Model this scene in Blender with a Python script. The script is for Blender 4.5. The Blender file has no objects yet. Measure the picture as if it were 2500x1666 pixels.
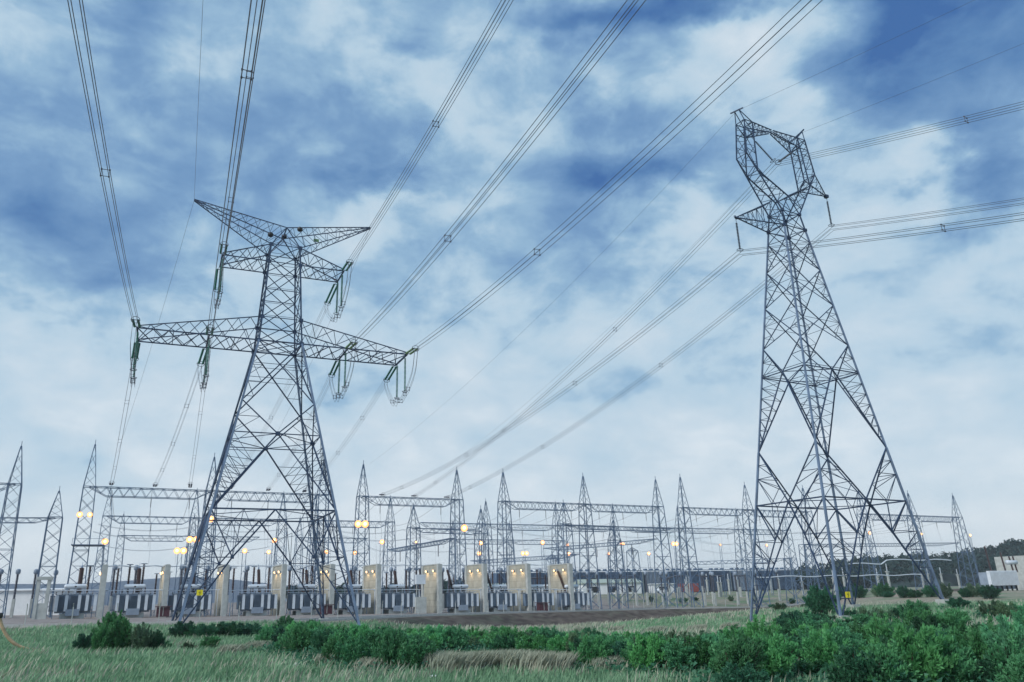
import bpy, math, random
import numpy as np
from mathutils import Vector, Matrix
random.seed(7); rng = np.random.default_rng(7)
PI = math.pi
sc = bpy.context.scene
COL = sc.collection

# ------------------------------------------------------------------ camera
H = 2.37
cam_d = bpy.data.cameras.new("camera"); cam = bpy.data.objects.new("camera", cam_d); COL.objects.link(cam)
Rv, Uv, Fv = Vector((0.923199, -0.38372, -0.021486)), Vector((-0.101544, -0.297463, 0.949318)), Vector((0.370664, 0.874228, 0.313582))
m = Matrix((Rv, Uv, -Fv)).transposed().to_4x4(); m.translation = Vector((0, 0, H)); cam.matrix_world = m
cam_d.sensor_width = 36; cam_d.lens = 1891.481 / 2500 * 36; cam_d.shift_x = (1250 - 1172.61) / 2500
cam_d.clip_start = 0.5; cam_d.clip_end = 20000
sc.camera = cam

# ------------------------------------------------------------------ world: Nishita sky behind a broken cloud deck
HAZE = .00018
SUN_EL, SUN_AZ = math.radians(16), math.radians(-75)
w = bpy.data.worlds.new("World"); sc.world = w; w.use_nodes = True
nt = w.node_tree; N = nt.nodes; L = nt.links; N.clear()
def nd(t, **k):
    n = N.new(t)
    for a, b in k.items(): setattr(n, a, b)
    return n
def math_(op, a, b=None, c=None):
    n = nd('ShaderNodeMath', operation=op)
    for i, x in enumerate((a, b, c)):
        if x is None: continue
        if isinstance(x, (int, float)): n.inputs[i].default_value = x
        else: L.new(x, n.inputs[i])
    return n.outputs[0]
out = nd('ShaderNodeOutputWorld'); bg = nd('ShaderNodeBackground'); L.new(bg.outputs[0], out.inputs[0])
bg.inputs[1].default_value = 0.1
sky = nd('ShaderNodeTexSky', sky_type='NISHITA'); sky.sun_disc = False
sky.sun_elevation = SUN_EL; sky.sun_rotation = SUN_AZ
tc = nd('ShaderNodeTexCoord'); sep = nd('ShaderNodeSeparateXYZ'); L.new(tc.outputs['Generated'], sep.inputs[0])
dx, dy, dz = sep.outputs
zc = math_('MAXIMUM', dz, 0.0)
inv = math_('DIVIDE', 1.0, math_('ADD', zc, 0.30))
px = math_('MULTIPLY', dx, inv); py = math_('MULTIPLY', dy, inv)
cmb = nd('ShaderNodeCombineXYZ'); L.new(px, cmb.inputs[0]); L.new(py, cmb.inputs[1])
def noise(vec, scale, det, rough, dist=0.0, off=0.0):
    n = nd('ShaderNodeTexNoise'); n.noise_dimensions = '3D'
    mp = nd('ShaderNodeVectorMath', operation='ADD'); mp.inputs[1].default_value = (off, off * .7, off * .3); L.new(vec, mp.inputs[0])
    L.new(mp.outputs[0], n.inputs['Vector']); n.inputs['Scale'].default_value = scale; n.inputs['Detail'].default_value = det
    n.inputs['Roughness'].default_value = rough; n.inputs['Distortion'].default_value = dist
    return n
az = math_('ARCTAN2', dx, dy); el = math_('ARCSINE', dz)
wn = noise(cmb.outputs[0], 6.0, 7, .55, 0, 3.1)
wsub = nd('ShaderNodeVectorMath', operation='SUBTRACT'); L.new(wn.outputs['Color'], wsub.inputs[0]); wsub.inputs[1].default_value = (.5, .5, .5)
wmul = nd('ShaderNodeVectorMath', operation='MULTIPLY'); L.new(wsub.outputs[0], wmul.inputs[0]); wmul.inputs[1].default_value = (.25, .17, 0)
ae = nd('ShaderNodeCombineXYZ'); L.new(az, ae.inputs[0]); L.new(el, ae.inputs[1])
aew = nd('ShaderNodeVectorMath', operation='ADD'); L.new(ae.outputs[0], aew.inputs[0]); L.new(wmul.outputs[0], aew.inputs[1])
# cloud masses: azimuth, elevation, widths, brightness
MASS = [(-0.213, 0.618, 0.072, 0.039, 0.15), (-0.153, 0.645, 0.031, 0.035, 0.1), (-0.07, 0.605, 0.041, 0.066, -0.28), (-0.198, 0.544, 0.042, 0.036, -0.12), (-0.163, 0.457, 0.096, 0.062, -0.3), (-0.153, 0.366, 0.084, 0.038, -0.3), (-0.043, 0.415, 0.079, 0.041, -0.22), (-0.066, 0.542, 0.037, 0.014, 0.22), (0.092, 0.553, 0.072, 0.046, -0.18), (0.149, 0.605, 0.05, 0.03, 0.12), (0.194, 0.693, 0.073, 0.039, 0.15), (0.241, 0.677, 0.053, 0.045, 0.28), (0.232, 0.586, 0.077, 0.031, -0.2), (0.308, 0.68, 0.05, 0.019, -0.32), (0.265, 0.53, 0.054, 0.021, -0.34), (0.368, 0.636, 0.066, 0.041, 0.3), (0.155, 0.512, 0.055, 0.032, 0.2), (0.205, 0.468, 0.073, 0.033, 0.2), (0.347, 0.505, 0.095, 0.033, 0.1), (0.58, 0.714, 0.091, 0.018, -0.5), (0.741, 0.695, 0.088, 0.021, -0.5), (0.594, 0.598, 0.056, 0.031, -0.3), (0.795, 0.65, 0.051, 0.028, 0.35), (0.725, 0.595, 0.08, 0.035, 0.3), (0.605, 0.643, 0.038, 0.03, 0.25), (0.611, 0.523, 0.078, 0.024, -0.45), (0.683, 0.466, 0.051, 0.032, 0.35), (0.7, 0.421, 0.055, 0.032, 0.2), (0.578, 0.429, 0.076, 0.033, -0.12), (0.31, 0.4, 0.109, 0.033, -0.15), (0.279, 0.46, 0.049, 0.022, 0.18), (1.006, 0.61, 0.066, 0.021, -0.35), (0.954, 0.60, 0.066, 0.045, -0.28), (1.07, 0.56, 0.09, 0.08, -0.34), (0.969, 0.498, 0.044, 0.028, -0.25), (1.056, 0.456, 0.046, 0.031, -0.38), (0.827, 0.574, 0.032, 0.029, 0.25), (0.973, 0.448, 0.039, 0.023, 0.32), (0.925, 0.426, 0.041, 0.024, 0.22), (1.041, 0.39, 0.035, 0.027, -0.3), (0.988, 0.326, 0.071, 0.023, -0.15), (0.946, 0.226, 0.061, 0.017, 0.12), (0.076, 0.404, 0.102, 0.021, 0.1), (-0.111, 0.268, 0.094, 0.025, 0.12), (-0.031, 0.185, 0.108, 0.02, -0.1), (0.735, 0.26, 0.123, 0.021, -0.08), (0.541, 0.248, 0.084, 0.014, -0.06), (0.339, 0.144, 0.112, 0.032, 0.1)]
acc = None
for (a, e, sa, se, amp) in MASS:
    s = nd('ShaderNodeVectorMath', operation='SUBTRACT'); L.new(aew.outputs[0], s.inputs[0]); s.inputs[1].default_value = (a, e, 0)
    q = nd('ShaderNodeVectorMath', operation='MULTIPLY'); L.new(s.outputs[0], q.inputs[0]); q.inputs[1].default_value = (.8 / sa, .8 / se, 0)
    d = nd('ShaderNodeVectorMath', operation='DOT_PRODUCT'); L.new(q.outputs[0], d.inputs[0]); L.new(q.outputs[0], d.inputs[1])
    amp = amp * ((.95 if a < .1 else .8) if a < .5 or e < .5 else 1.0)
    p_ = math_('POWER', math.e, math_('MULTIPLY', d.outputs['Value'], -1.0))
    acc = math_('MULTIPLY', p_, amp) if acc is None else math_('MULTIPLY_ADD', p_, amp, acc)
n1 = noise(cmb.outputs[0], 3.6, 7, .55, .2, 0)
dsc = nd('ShaderNodeVectorMath', operation='MULTIPLY'); L.new(tc.outputs['Generated'], dsc.inputs[0]); dsc.inputs[1].default_value = (1, 1, 1.7)
n2 = noise(dsc.outputs[0], 9.0, 7, .58, .25, 5)
fade = math_('SUBTRACT', 1.0, math_('POWER', math_('SUBTRACT', 1.0, math_('MINIMUM', math_('DIVIDE', zc, .34), 1.0)), 2.0))
tex = math_('ADD', math_('MULTIPLY', math_('SUBTRACT', n1.outputs[0], .5), .62), math_('MULTIPLY', math_('SUBTRACT', n2.outputs[0], .5), .85))
tex = math_('MULTIPLY', tex, math_('MULTIPLY_ADD', fade, .75, .25))
base = nd('ShaderNodeMapRange'); L.new(dz, base.inputs[0]); base.inputs[1].default_value = 0.0; base.inputs[2].default_value = .5
base.inputs[3].default_value = 1.0; base.inputs[4].default_value = .50
val = math_('ADD', math_('ADD', base.outputs[0], math_('MULTIPLY', acc, .84)), tex)
ramp = nd('ShaderNodeValToRGB'); L.new(val, ramp.inputs[0]); cr = ramp.color_ramp
def lin(*c): return tuple(((x / 255 + .055) / 1.055) ** 2.4 for x in c) + (1,)
cr.elements[0].position = .0; cr.elements[0].color = lin(62, 104, 162)
cr.elements[1].position = 1.0; cr.elements[1].color = lin(214, 225, 234)
for p0, c0 in ((.18, lin(88, 129, 177)), (.40, lin(118, 155, 194)), (.54, lin(146, 180, 208)), (.66, lin(178, 203, 221)), (.84, lin(196, 213, 226))):
    e_ = cr.elements.new(p0); e_.color = c0
sc_ = nd('ShaderNodeVectorMath', operation='SCALE'); L.new(ramp.outputs[0], sc_.inputs[0]); sc_.inputs['Scale'].default_value = 9.6
mx = nd('ShaderNodeMix', data_type='RGBA'); mx.inputs[0].default_value = .93
L.new(sky.outputs[0], mx.inputs[6]); L.new(sc_.outputs[0], mx.inputs[7]); L.new(mx.outputs[2], bg.inputs[0])

sun_d = bpy.data.lights.new("sun", 'SUN'); sun = bpy.data.objects.new("sun", sun_d); COL.objects.link(sun)
sun_d.energy = 2.4; sun_d.angle = math.radians(20); sun_d.color = (1.0, .95, .9)
sd = Vector((math.sin(SUN_AZ) * math.cos(math.radians(38)), math.cos(SUN_AZ) * math.cos(math.radians(38)) - .5, math.sin(math.radians(38))))
sun.rotation_euler = sd.to_track_quat('Z', 'Y').to_euler()
sc.view_settings.view_transform = 'Standard'; sc.view_settings.look = 'None'; sc.view_settings.exposure = 0.2; sc.view_settings.gamma = 1
sc.render.resolution_x = 1024; sc.render.resolution_y = 682
sc.render.engine = 'CYCLES'; sc.cycles.max_bounces = 6; sc.cycles.transparent_max_bounces = 6

# ------------------------------------------------------------------ materials
def mat(name, col, rough=.6, metal=0., emit=None, es=0., var=0., vscale=3., col2=None, bump=0., coord='Object'):
    M = bpy.data.materials.new(name); M.use_nodes = True; t = M.node_tree; b = t.nodes['Principled BSDF']
    b.inputs['Base Color'].default_value = (*col, 1); b.inputs['Roughness'].default_value = rough; b.inputs['Metallic'].default_value = metal
    if emit: b.inputs['Emission Color'].default_value = (*emit, 1); b.inputs['Emission Strength'].default_value = es
    if var or col2:
        c = t.nodes.new('ShaderNodeTexCoord'); n = t.nodes.new('ShaderNodeTexNoise'); t.links.new(c.outputs[coord], n.inputs[0])
        n.inputs['Scale'].default_value = vscale; n.inputs['Detail'].default_value = 5
        r = t.nodes.new('ShaderNodeValToRGB'); t.links.new(n.outputs[0], r.inputs[0])
        c2 = col2 or tuple(min(1, x * (1 + var)) for x in col); c1 = col if col2 else tuple(x * (1 - var) for x in col)
        r.color_ramp.elements[0].position = .35; r.color_ramp.elements[1].position = .65
        r.color_ramp.elements[0].color = (*c1, 1); r.color_ramp.elements[1].color = (*c2, 1)
        t.links.new(r.outputs[0], b.inputs['Base Color'])
        if bump:
            bp = t.nodes.new('ShaderNodeBump'); bp.inputs['Strength'].default_value = bump; t.links.new(n.outputs[0], bp.inputs['Height']); t.links.new(bp.outputs[0], b.inputs['Normal'])
    return M
STEEL = mat('galvanised_steel_backlit', (.024, .050, .105), .55, .15, var=.25, vscale=.8)  # tower steel darkened to navy, its backlit look put into the colour
STEELB = mat('galvanised_steel_lit', (.15, .21, .31), .5, .3, var=.2, vscale=.8)  # same steel made paler, the legs' brighter light put into the colour
STEELF = mat('gantry_steel', (.10, .16, .25), .55, .2, var=.2, vscale=.5)
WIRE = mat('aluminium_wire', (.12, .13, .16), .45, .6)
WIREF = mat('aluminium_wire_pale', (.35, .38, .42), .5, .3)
GREEN = mat('green_glass_insulator', (.03, .18, .14), .2, 0, var=.2, vscale=6)
OLIVE = mat('olive_glass_insulator', (.12, .22, .10), .2, 0, var=.2, vscale=6)
DARKINS = mat('dark_insulator', (.03, .05, .08), .35)
BROWN = mat('brown_porcelain', (.05, .028, .030), .3, var=.3, vscale=2)
SLATE = mat('slate_porcelain', (.06, .07, .10), .35, var=.3, vscale=2)
CONC = mat('grey_concrete', (.40, .43, .42), .85, var=.12, vscale=1.2, bump=.1)
PAINT = mat('light_grey_paint', (.58, .64, .70), .4, var=.07, vscale=1)
FIN = mat('shaded_fin_paint', (.13, .19, .27), .5, var=.15, vscale=1)  # shade between the radiator fins is darkened into their paint
TANK = mat('grey_tank_paint', (.24, .30, .38), .45, var=.1, vscale=1)
WHITE = mat('white_paint', (.75, .78, .80), .5, var=.05, vscale=1)
ROOFG = mat('pale_green_roof', (.36, .42, .36), .6, var=.1)
REDC = mat('faded_red_steel', (.30, .08, .07), .6, var=.2)
MAROON = mat('maroon_paint', (.06, .015, .025), .5, var=.2)
YELLOW = mat('yellow_sign', (.85, .72, .02), .5)
BLACK = mat('black_symbol', (.02, .02, .02), .5)
DARK = mat('dark_opening', (.02, .025, .03), .7)
BANK = mat('blue_bank_paint', (.07, .12, .20), .55, var=.2, vscale=.6)
LAMP = mat('sodium_lamp', (1, .8, .5), .5, emit=(1.0, .55, .24), es=3.4)
LAMPB = mat('sodium_lamp_dim', (1, .8, .5), .5, emit=(1.0, .50, .22), es=2.6)
BOWL = mat('lamp_reflector_glow', (1, .6, .3), .4, emit=(1.0, .36, .10), es=1.6)  # bowl emits an orange rim in place of the lamp's glow
LAMPW = mat('wall_lamp_glass', (1, .8, .5), .5, emit=(1.0, .52, .2), es=3)
TRUNK = mat('bark', (.06, .045, .035), .9)
DUCT = mat('ribbed_hose', (.45, .33, .2), .8, var=.2)
def leafmat(name, c1, c2, sc1=1.2, vary=.5):
    M = mat(name, c1, .55, col2=c2, vscale=sc1)
    b = M.node_tree.nodes['Principled BSDF']; b.inputs['Specular IOR Level'].default_value = .3
    t = M.node_tree; tr = t.nodes.new('ShaderNodeBsdfTranslucent'); mx = t.nodes.new('ShaderNodeMixShader'); mx.inputs[0].default_value = .3
    r = [n for n in t.nodes if n.type == 'VALTORGB'][0]
    oi = t.nodes.new('ShaderNodeObjectInfo'); mr = t.nodes.new('ShaderNodeMapRange'); mr.inputs[3].default_value = 1 - vary * .75; mr.inputs[4].default_value = 1 + vary; t.links.new(oi.outputs['Random'], mr.inputs[0])
    hs = t.nodes.new('ShaderNodeHueSaturation'); h2 = t.nodes.new('ShaderNodeMapRange'); h2.inputs[3].default_value = .482; h2.inputs[4].default_value = .520
    m7 = t.nodes.new('ShaderNodeMath'); m7.operation = 'MULTIPLY'; m7.inputs[1].default_value = 7.31; m8 = t.nodes.new('ShaderNodeMath'); m8.operation = 'FRACT'
    t.links.new(oi.outputs['Random'], m7.inputs[0]); t.links.new(m7.outputs[0], m8.inputs[0]); t.links.new(m8.outputs[0], h2.inputs[0]); t.links.new(h2.outputs[0], hs.inputs['Hue'])
    hs.inputs['Saturation'].default_value = 1.08; t.links.new(mr.outputs[0], hs.inputs['Value']); t.links.new(r.outputs[0], hs.inputs['Color'])
    t.links.new(hs.outputs[0], b.inputs['Base Color']); t.links.new(hs.outputs[0], tr.inputs[0])
    t.links.new(b.outputs[0], mx.inputs[1]); t.links.new(tr.outputs[0], mx.inputs[2]); t.links.new(mx.outputs[0], t.nodes['Material Output'].inputs[0])
    return M
LEAF = [leafmat('willow_leaf', (.06, .185, .09), (.12, .31, .15)), leafmat('bright_leaf', (.07, .225, .10), (.14, .37, .17)),
        leafmat('dark_leaf', (.03, .105, .06), (.06, .17, .09)), leafmat('dull_leaf', (.08, .15, .09), (.14, .22, .13))]
PINE = leafmat('pine_foliage', (.014, .040, .042), (.030, .070, .065), .15, 0)
GRASSG = leafmat('green_grass_blade', (.14, .27, .15), (.28, .45, .28), .35, 0)
GRASSP = leafmat('dry_grass_blade', (.32, .36, .28), (.50, .52, .43), .5, 0)

# beige firewall concrete with casting joints
FIRE = mat('beige_concrete', (.40, .40, .345), .85, var=.10, vscale=.9)
def joints(M, w_, h_):
    t = M.node_tree; b = t.nodes['Principled BSDF']; src = b.inputs['Base Color'].links[0].from_socket
    c = t.nodes.new('ShaderNodeTexCoord'); sp = t.nodes.new('ShaderNodeSeparateXYZ'); t.links.new(c.outputs['Object'], sp.inputs[0])
    cb = t.nodes.new('ShaderNodeCombineXYZ'); t.links.new(sp.outputs[1], cb.inputs[0]); t.links.new(sp.outputs[2], cb.inputs[1])
    br = t.nodes.new('ShaderNodeTexBrick'); br.offset = 0; t.links.new(cb.outputs[0], br.inputs[0]); br.inputs['Scale'].default_value = 1
    br.inputs['Mortar Size'].default_value = .03; br.inputs['Brick Width'].default_value = w_; br.inputs['Row Height'].default_value = h_
    br.inputs['Color1'].default_value = (1, 1, 1, 1); br.inputs['Color2'].default_value = (.86, .86, .84, 1); br.inputs['Mortar'].default_value = (.55, .55, .53, 1)
    mu = t.nodes.new('ShaderNodeMix'); mu.data_type = 'RGBA'; mu.blend_type = 'MULTIPLY'; mu.inputs[0].default_value = 1
    t.links.new(src, mu.inputs[6]); t.links.new(br.outputs[0], mu.inputs[7]); t.links.new(mu.outputs[2], b.inputs['Base Color'])
joints(FIRE, 2.4, 1.25)

# ------------------------------------------------------------------ mesh helpers
V = Vector
THK = 1.0
class MB:
    def __init__(s, o=(0, 0, 0)): s.v = []; s.f = []; s.o = V(o)
    def add(s, vs, fs):
        n = len(s.v); s.v += [tuple(V(p) - s.o) for p in vs]; s.f += [tuple(i + n for i in f) for f in fs]
    def bar(s, a, b, w, h=None):
        a, b = V(a), V(b); w = w * THK; h = h or w; d = b - a
        if d.length < 1e-5: return
        d.normalize(); up = V((0, 0, 1)) if abs(d.z) < .95 else V((0, 1, 0))
        x = d.cross(up).normalized() * w / 2; y = d.cross(x).normalized() * h / 2
        vs = [a - x - y, a + x - y, a + x + y, a - x + y, b - x - y, b + x - y, b + x + y, b - x + y]
        s.add(vs, [(0, 1, 2, 3), (7, 6, 5, 4), (0, 4, 5, 1), (1, 5, 6, 2), (2, 6, 7, 3), (3, 7, 4, 0)])
    def box(s, c, d, rz=0):
        c = V(c); x, y, z = (q / 2 for q in d); ca, sa = math.cos(rz), math.sin(rz)
        vs = []
        for k in (-1, 1):
            for (i, j) in ((-1, -1), (1, -1), (1, 1), (-1, 1)):
                vs.append(c + V((ca * i * x - sa * j * y, sa * i * x + ca * j * y, k * z)))
        s.add(vs, [(3, 2, 1, 0), (4, 5, 6, 7), (0, 1, 5, 4), (1, 2, 6, 5), (2, 3, 7, 6), (3, 0, 4, 7)])
    def lathe(s, a, b, prof, n=8):
        """prof: list of (t along a-b in metres, radius)"""
        a, b = V(a), V(b); d = (b - a).normalized(); up = V((0, 0, 1)) if abs(d.z) < .95 else V((0, 1, 0))
        x = d.cross(up).normalized(); y = d.cross(x).normalized(); vs = []; fs = []
        for t, r in prof:
            for k in range(n):
                an = 2 * PI * k / n; vs.append(a + d * t + x * (r * math.cos(an)) + y * (r * math.sin(an)))
        for i in range(len(prof) - 1):
            for k in range(n): fs.append((i * n + k, i * n + (k + 1) % n, (i + 1) * n + (k + 1) % n, (i + 1) * n + k))
        fs.append(tuple(range(n))[::-1]); fs.append(tuple(range((len(prof) - 1) * n, len(prof) * n)))
        s.add(vs, fs)
    def cyl(s, a, b, r, n=8, r2=None):
        s.lathe(a, b, [(0, r), ((V(b) - V(a)).length, r if r2 is None else r2)], n)
    def tube(s, pts, r, n=4):
        pts = [V(p) for p in pts]; vs = []; fs = []
        for i, p in enumerate(pts):
            d = (pts[min(i + 1, len(pts) - 1)] - pts[max(i - 1, 0)]).normalized(); up = V((0, 0, 1)) if abs(d.z) < .95 else V((0, 1, 0))
            x = d.cross(up).normalized(); y = d.cross(x).normalized()
            for k in range(n):
                an = 2 * PI * k / n; vs.append(p + x * (r * math.cos(an)) + y * (r * math.sin(an)))
        for i in range(len(pts) - 1):
            for k in range(n): fs.append((i * n + k, i * n + (k + 1) % n, (i + 1) * n + (k + 1) % n, (i + 1) * n + k))
        s.add(vs, fs)
    def zig(s, a0, a1, b0, b1, n, w, flip=False):
        a0, a1, b0, b1 = V(a0), V(a1), V(b0), V(b1)
        for i in range(n):
            p, q, r_ = a0.lerp(a1, i / n), b0.lerp(b1, (i + .5) / n), a0.lerp(a1, (i + 1) / n)
            s.bar(p, q, w); s.bar(q, r_, w)
    def ladder(s, a0, a1, b0, b1, n, w):
        a0, a1, b0, b1 = V(a0), V(a1), V(b0), V(b1)
        for i in range(n):
            s.bar(a0.lerp(a1, i / n), b0.lerp(b1, i / n), w); s.bar(a0.lerp(a1, i / n), b0.lerp(b1, (i + 1) / n), w)
    def xp(s, a0, a1, b0, b1, w, sub=0):
        a0, a1, b0, b1 = V(a0), V(a1), V(b0), V(b1); s.bar(a0, b1, w); s.bar(b0, a1, w)
        if sub:
            la, lb = (b0 - a0).length, (b1 - a1).length; t = la / (la + lb); c = a0.lerp(b1, t)
            ma, mb_ = a0.lerp(a1, t), b0.lerp(b1, t)
            s.bar(ma, c, sub); s.bar(c, mb_, sub)
            for (m0, e0, e1) in ((ma, a0, a1), (mb_, b0, b1)):
                for e in (e0, e1):
                    h_ = e.lerp(c, .5); s.bar(m0, h_, sub); s.bar(e.lerp(m0, .5), h_, sub)
    def truss(s, A, B, n, wc, wb, faces=(0, 1, 2, 3)):
        for p, q in zip(A, B): s.bar(p, q, wc)
        k = len(A)
        for i in faces: s.zig(A[i], B[i], A[(i + 1) % k], B[(i + 1) % k], n, wb)
    def mesh(s, name, M):
        me = bpy.data.meshes.new(name); me.from_pydata(s.v, [], s.f); me.materials.append(M); me.update(); return me
    def build(s, name, M, parent=None, smooth=False):
        me = s.mesh(name, M)
        if smooth: me.polygons.foreach_set('use_smooth', [True] * len(me.polygons))
        o = bpy.data.objects.new(name, me); COL.objects.link(o)
        if parent: o.parent = parent
        else: o.location = s.o
        return o
def tag(o, label, cat, group=None, kind=None):
    if label: o['label'] = label
    if cat: o['category'] = cat
    if group: o['group'] = group
    if kind: o['kind'] = kind
    return o
def empty(name, loc, label, cat, group=None, rz=0):
    o = bpy.data.objects.new(name, None); COL.objects.link(o); o.location = loc; o.rotation_euler = (0, 0, rz); o.empty_display_size = .3
    return tag(o, label, cat, group)
def copy_tree(o, parent=None):
    c = o.copy(); COL.objects.link(c); c.parent = parent
    for ch in list(o.children): copy_tree(ch, c)
    return c
def dup(o, loc, rz=0, label=None, group=None, scale=None):
    c = copy_tree(o); c.location = loc; c.rotation_euler = (0, 0, rz)
    if scale: c.scale = (scale,) * 3 if isinstance(scale, (int, float)) else scale
    if label: c['label'] = label
    if group: c['group'] = group
    return c
def mesh_np(name, verts, faces, M, nv=3):
    me = bpy.data.meshes.new(name); verts = np.asarray(verts, dtype=np.float32); faces = np.asarray(faces, dtype=np.int32)
    me.vertices.add(len(verts)); me.vertices.foreach_set('co', verts.ravel())
    me.loops.add(faces.size); me.loops.foreach_set('vertex_index', faces.ravel())
    me.polygons.add(len(faces)); me.polygons.foreach_set('loop_start', np.arange(0, faces.size, faces.shape[1], dtype=np.int32))
    me.update(calc_edges=True); me.materials.append(M); return me

# ------------------------------------------------------------------ terrain
def sm(x): x = np.clip(x, 0, 1); return x * x * (3 - 2 * x)
EDGE = np.array([(-400, 90), (-60, 91), (18, 95.5), (40, 120), (60, 134), (86, 148), (116, 163), (150, 168), (190, 178), (400, 182)], float)
CP = np.array([(0, 0, .4), (-10, 15, -.2), (8, 20, -.5), (0, 30, -.7), (12, 30, -.9), (25, 26, -1.0), (40, 30, -.9), (-10, 50, -.35), (-30, 60, 0), (10, 55, -.6), (22, 60, -1.0),
               (3.7, 87, -.1), (3.7, 105, .1), (22, 87, -1.0), (22, 105, -.3), (-40, 90, .2), (44, 108, -2.3), (40, 75, -1.7), (70, 118, -3.2), (100, 132, -3.5), (125, 146, -3.3), (55, 64, -1.1),
               (56, 54, -.1), (70, 65, .3), (71, 55, .9), (85, 70, .3), (100, 95, -1.5), (130, 120, -1.0), (160, 130, .4), (200, 150, 1.0), (80, 40, .3), (60, 30, -.6), (160, 60, 1.4), (250, 100, 1.8), (300, 180, 2.2), (-100, 60, .5), (-100, -100, 0), (100, -100, 0), (300, -100, 1)], float)
def field(x, y):
    x = np.asarray(x, float); y = np.asarray(y, float); num = 0; den = 0
    for cx, cy, cz in CP:
        w_ = 1 / ((x - cx) ** 2 + (y - cy) ** 2 + 60) ** 1.8; num = num + w_ * cz; den = den + w_
    return num / den
def ground(x, y):
    x = np.asarray(x, float); y = np.asarray(y, float)
    ye = np.interp(x, EDGE[:, 0], EDGE[:, 1])
    plane = np.clip(.3 - .014 * x, -2.1, 1)
    rise = sm((y - 176) / 65.)
    plane = plane + rise * (2.3 - plane)
    plane = plane + sm((x - 150) / 70.) * sm((y - 120) / 50.) * np.maximum(0, 1.6 - plane)
    t = sm((y - ye + 12.5) / 12.0)
    return field(x, y) * (1 - t) + plane * t
def G(x, y): return float(ground(x, y))
# one sheet: fine near the camera, coarse out to the horizon
def axis(lo, hi, fine_lo, fine_hi, step, far):
    a = list(np.arange(fine_lo, fine_hi + .01, step)); k = fine_hi; s_ = step
    while k < hi: s_ *= 1.35; k += s_; a.append(k)
    k = fine_lo; s_ = step
    while k > lo: s_ *= 1.35; k -= s_; a.insert(0, k)
    return np.array(a)
gx = axis(-2200, 3200, -60, 200, 1.0, 0); gy = axis(-500, 3200, 5, 215, 1.0, 0)
X, Y = np.meshgrid(gx, gy); Z = ground(X, Y)
near = np.exp(-((np.hypot(X, Y)) / 160) ** 2)
Z = Z + near * .06 * (np.sin(X * 1.3 + np.sin(Y * .7) * 2) * np.sin(Y * 1.1 + X * .3)) * (Y < np.interp(X, EDGE[:, 0], EDGE[:, 1]) - 5)
nx, ny = len(gx), len(gy)
vs = np.stack([X.ravel(), Y.ravel(), Z.ravel()], 1)
ii = (np.arange(ny - 1)[:, None] * nx + np.arange(nx - 1)[None, :]).ravel()
fs = np.stack([ii, ii + 1, ii + 1 + nx, ii + nx], 1)
# ground kinds stored per vertex: R gravel yard, G bare red soil, B dirt track
ye = np.interp(X, EDGE[:, 0], EDGE[:, 1])
yard = sm((Y - ye + 1) / 1.0) * (1 - sm((X - 118) / 25.)) * (1 - sm((Y - 330) / 60))
soil = sm((Y - ye + 15 + 3 * np.sin(X * .23) + 2 * np.sin(X * .61)) / 4.) * (1 - sm((Y - ye + 1) / .8)) * sm((X - 20) / 15) * (.80 + .20 * rng.uniform(-1, 1, X.shape))
trk = np.exp(-((Y - (138 + .12 * (X - 120) + 4 * np.sin(X * .05))) / 6.) ** 2) * sm((X - 110) / 15.) * (1 - sm((X - 235) / 20.))
trk = np.maximum(trk, sm((30.3 - .39 * X - .92 * Y) / .8) * sm((X - 5) / 2))
dirt2 = .62 * sm((X - 30) / 15) * (1 - sm((Y - ye + 8) / 5)) * sm((Y - ye + 48) / 14) * (1 - sm((X - 150) / 30)) * (.6 + .4 * np.sin(X * .21 + 1.7 * np.sin(Y * .17)))
gm = bpy.data.materials.new('ground_cover'); gm.use_nodes = True; t = gm.node_tree; b = t.nodes['Principled BSDF']; b.inputs['Roughness'].default_value = .95; b.inputs['Specular IOR Level'].default_value = .1
at = t.nodes.new('ShaderNodeVertexColor'); at.layer_name = 'kind'; sp = t.nodes.new('ShaderNodeSeparateColor'); t.links.new(at.outputs[0], sp.inputs[0])
tcn = t.nodes.new('ShaderNodeTexCoord')
def nz(s_, d_=6, r_=.6):
    n = t.nodes.new('ShaderNodeTexNoise'); n.inputs['Scale'].default_value = s_; n.inputs['Detail'].default_value = d_; n.inputs['Roughness'].default_value = r_; t.links.new(tcn.outputs['Object'], n.inputs[0]); return n.outputs[0]
def rp(src, c1, c2, a=.35, b_=.65):
    r = t.nodes.new('ShaderNodeValToRGB'); r.color_ramp.elements[0].color = (*c1, 1); r.color_ramp.elements[1].color = (*c2, 1); r.color_ramp.elements[0].position = a; r.color_ramp.elements[1].position = b_
    t.links.new(src, r.inputs[0]); return r.outputs[0]
def mxc(f, a, b_):
    m_ = t.nodes.new('ShaderNodeMix'); m_.data_type = 'RGBA'; t.links.new(f, m_.inputs[0]); t.links.new(a, m_.inputs[6]); t.links.new(b_, m_.inputs[7]); return m_.outputs[2]
grass = mxc(rp(nz(.09, 5), (0, 0, 0), (1, 1, 1), .35, .55), rp(nz(1.6, 8, .7), (.08, .16, .09), (.17, .25, .14)), rp(nz(1.1, 8, .7), (.20, .19, .145), (.34, .31, .25)))
c_ = mxc(sp.outputs[2], grass, rp(nz(.8, 7), (.24, .19, .15), (.36, .30, .25)))
c_ = mxc(sp.outputs[1], c_, rp(nz(.7, 8, .7), (.040, .030, .030), (.080, .060, .056)))
c_ = mxc(sp.outputs[0], c_, rp(nz(.5, 8, .65), (.20, .175, .165), (.33, .30, .285)))
t.links.new(c_, b.inputs['Base Color'])
me = mesh_np('ground', vs, fs, gm)
ca = me.color_attributes.new('kind', 'FLOAT_COLOR', 'POINT')
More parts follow.
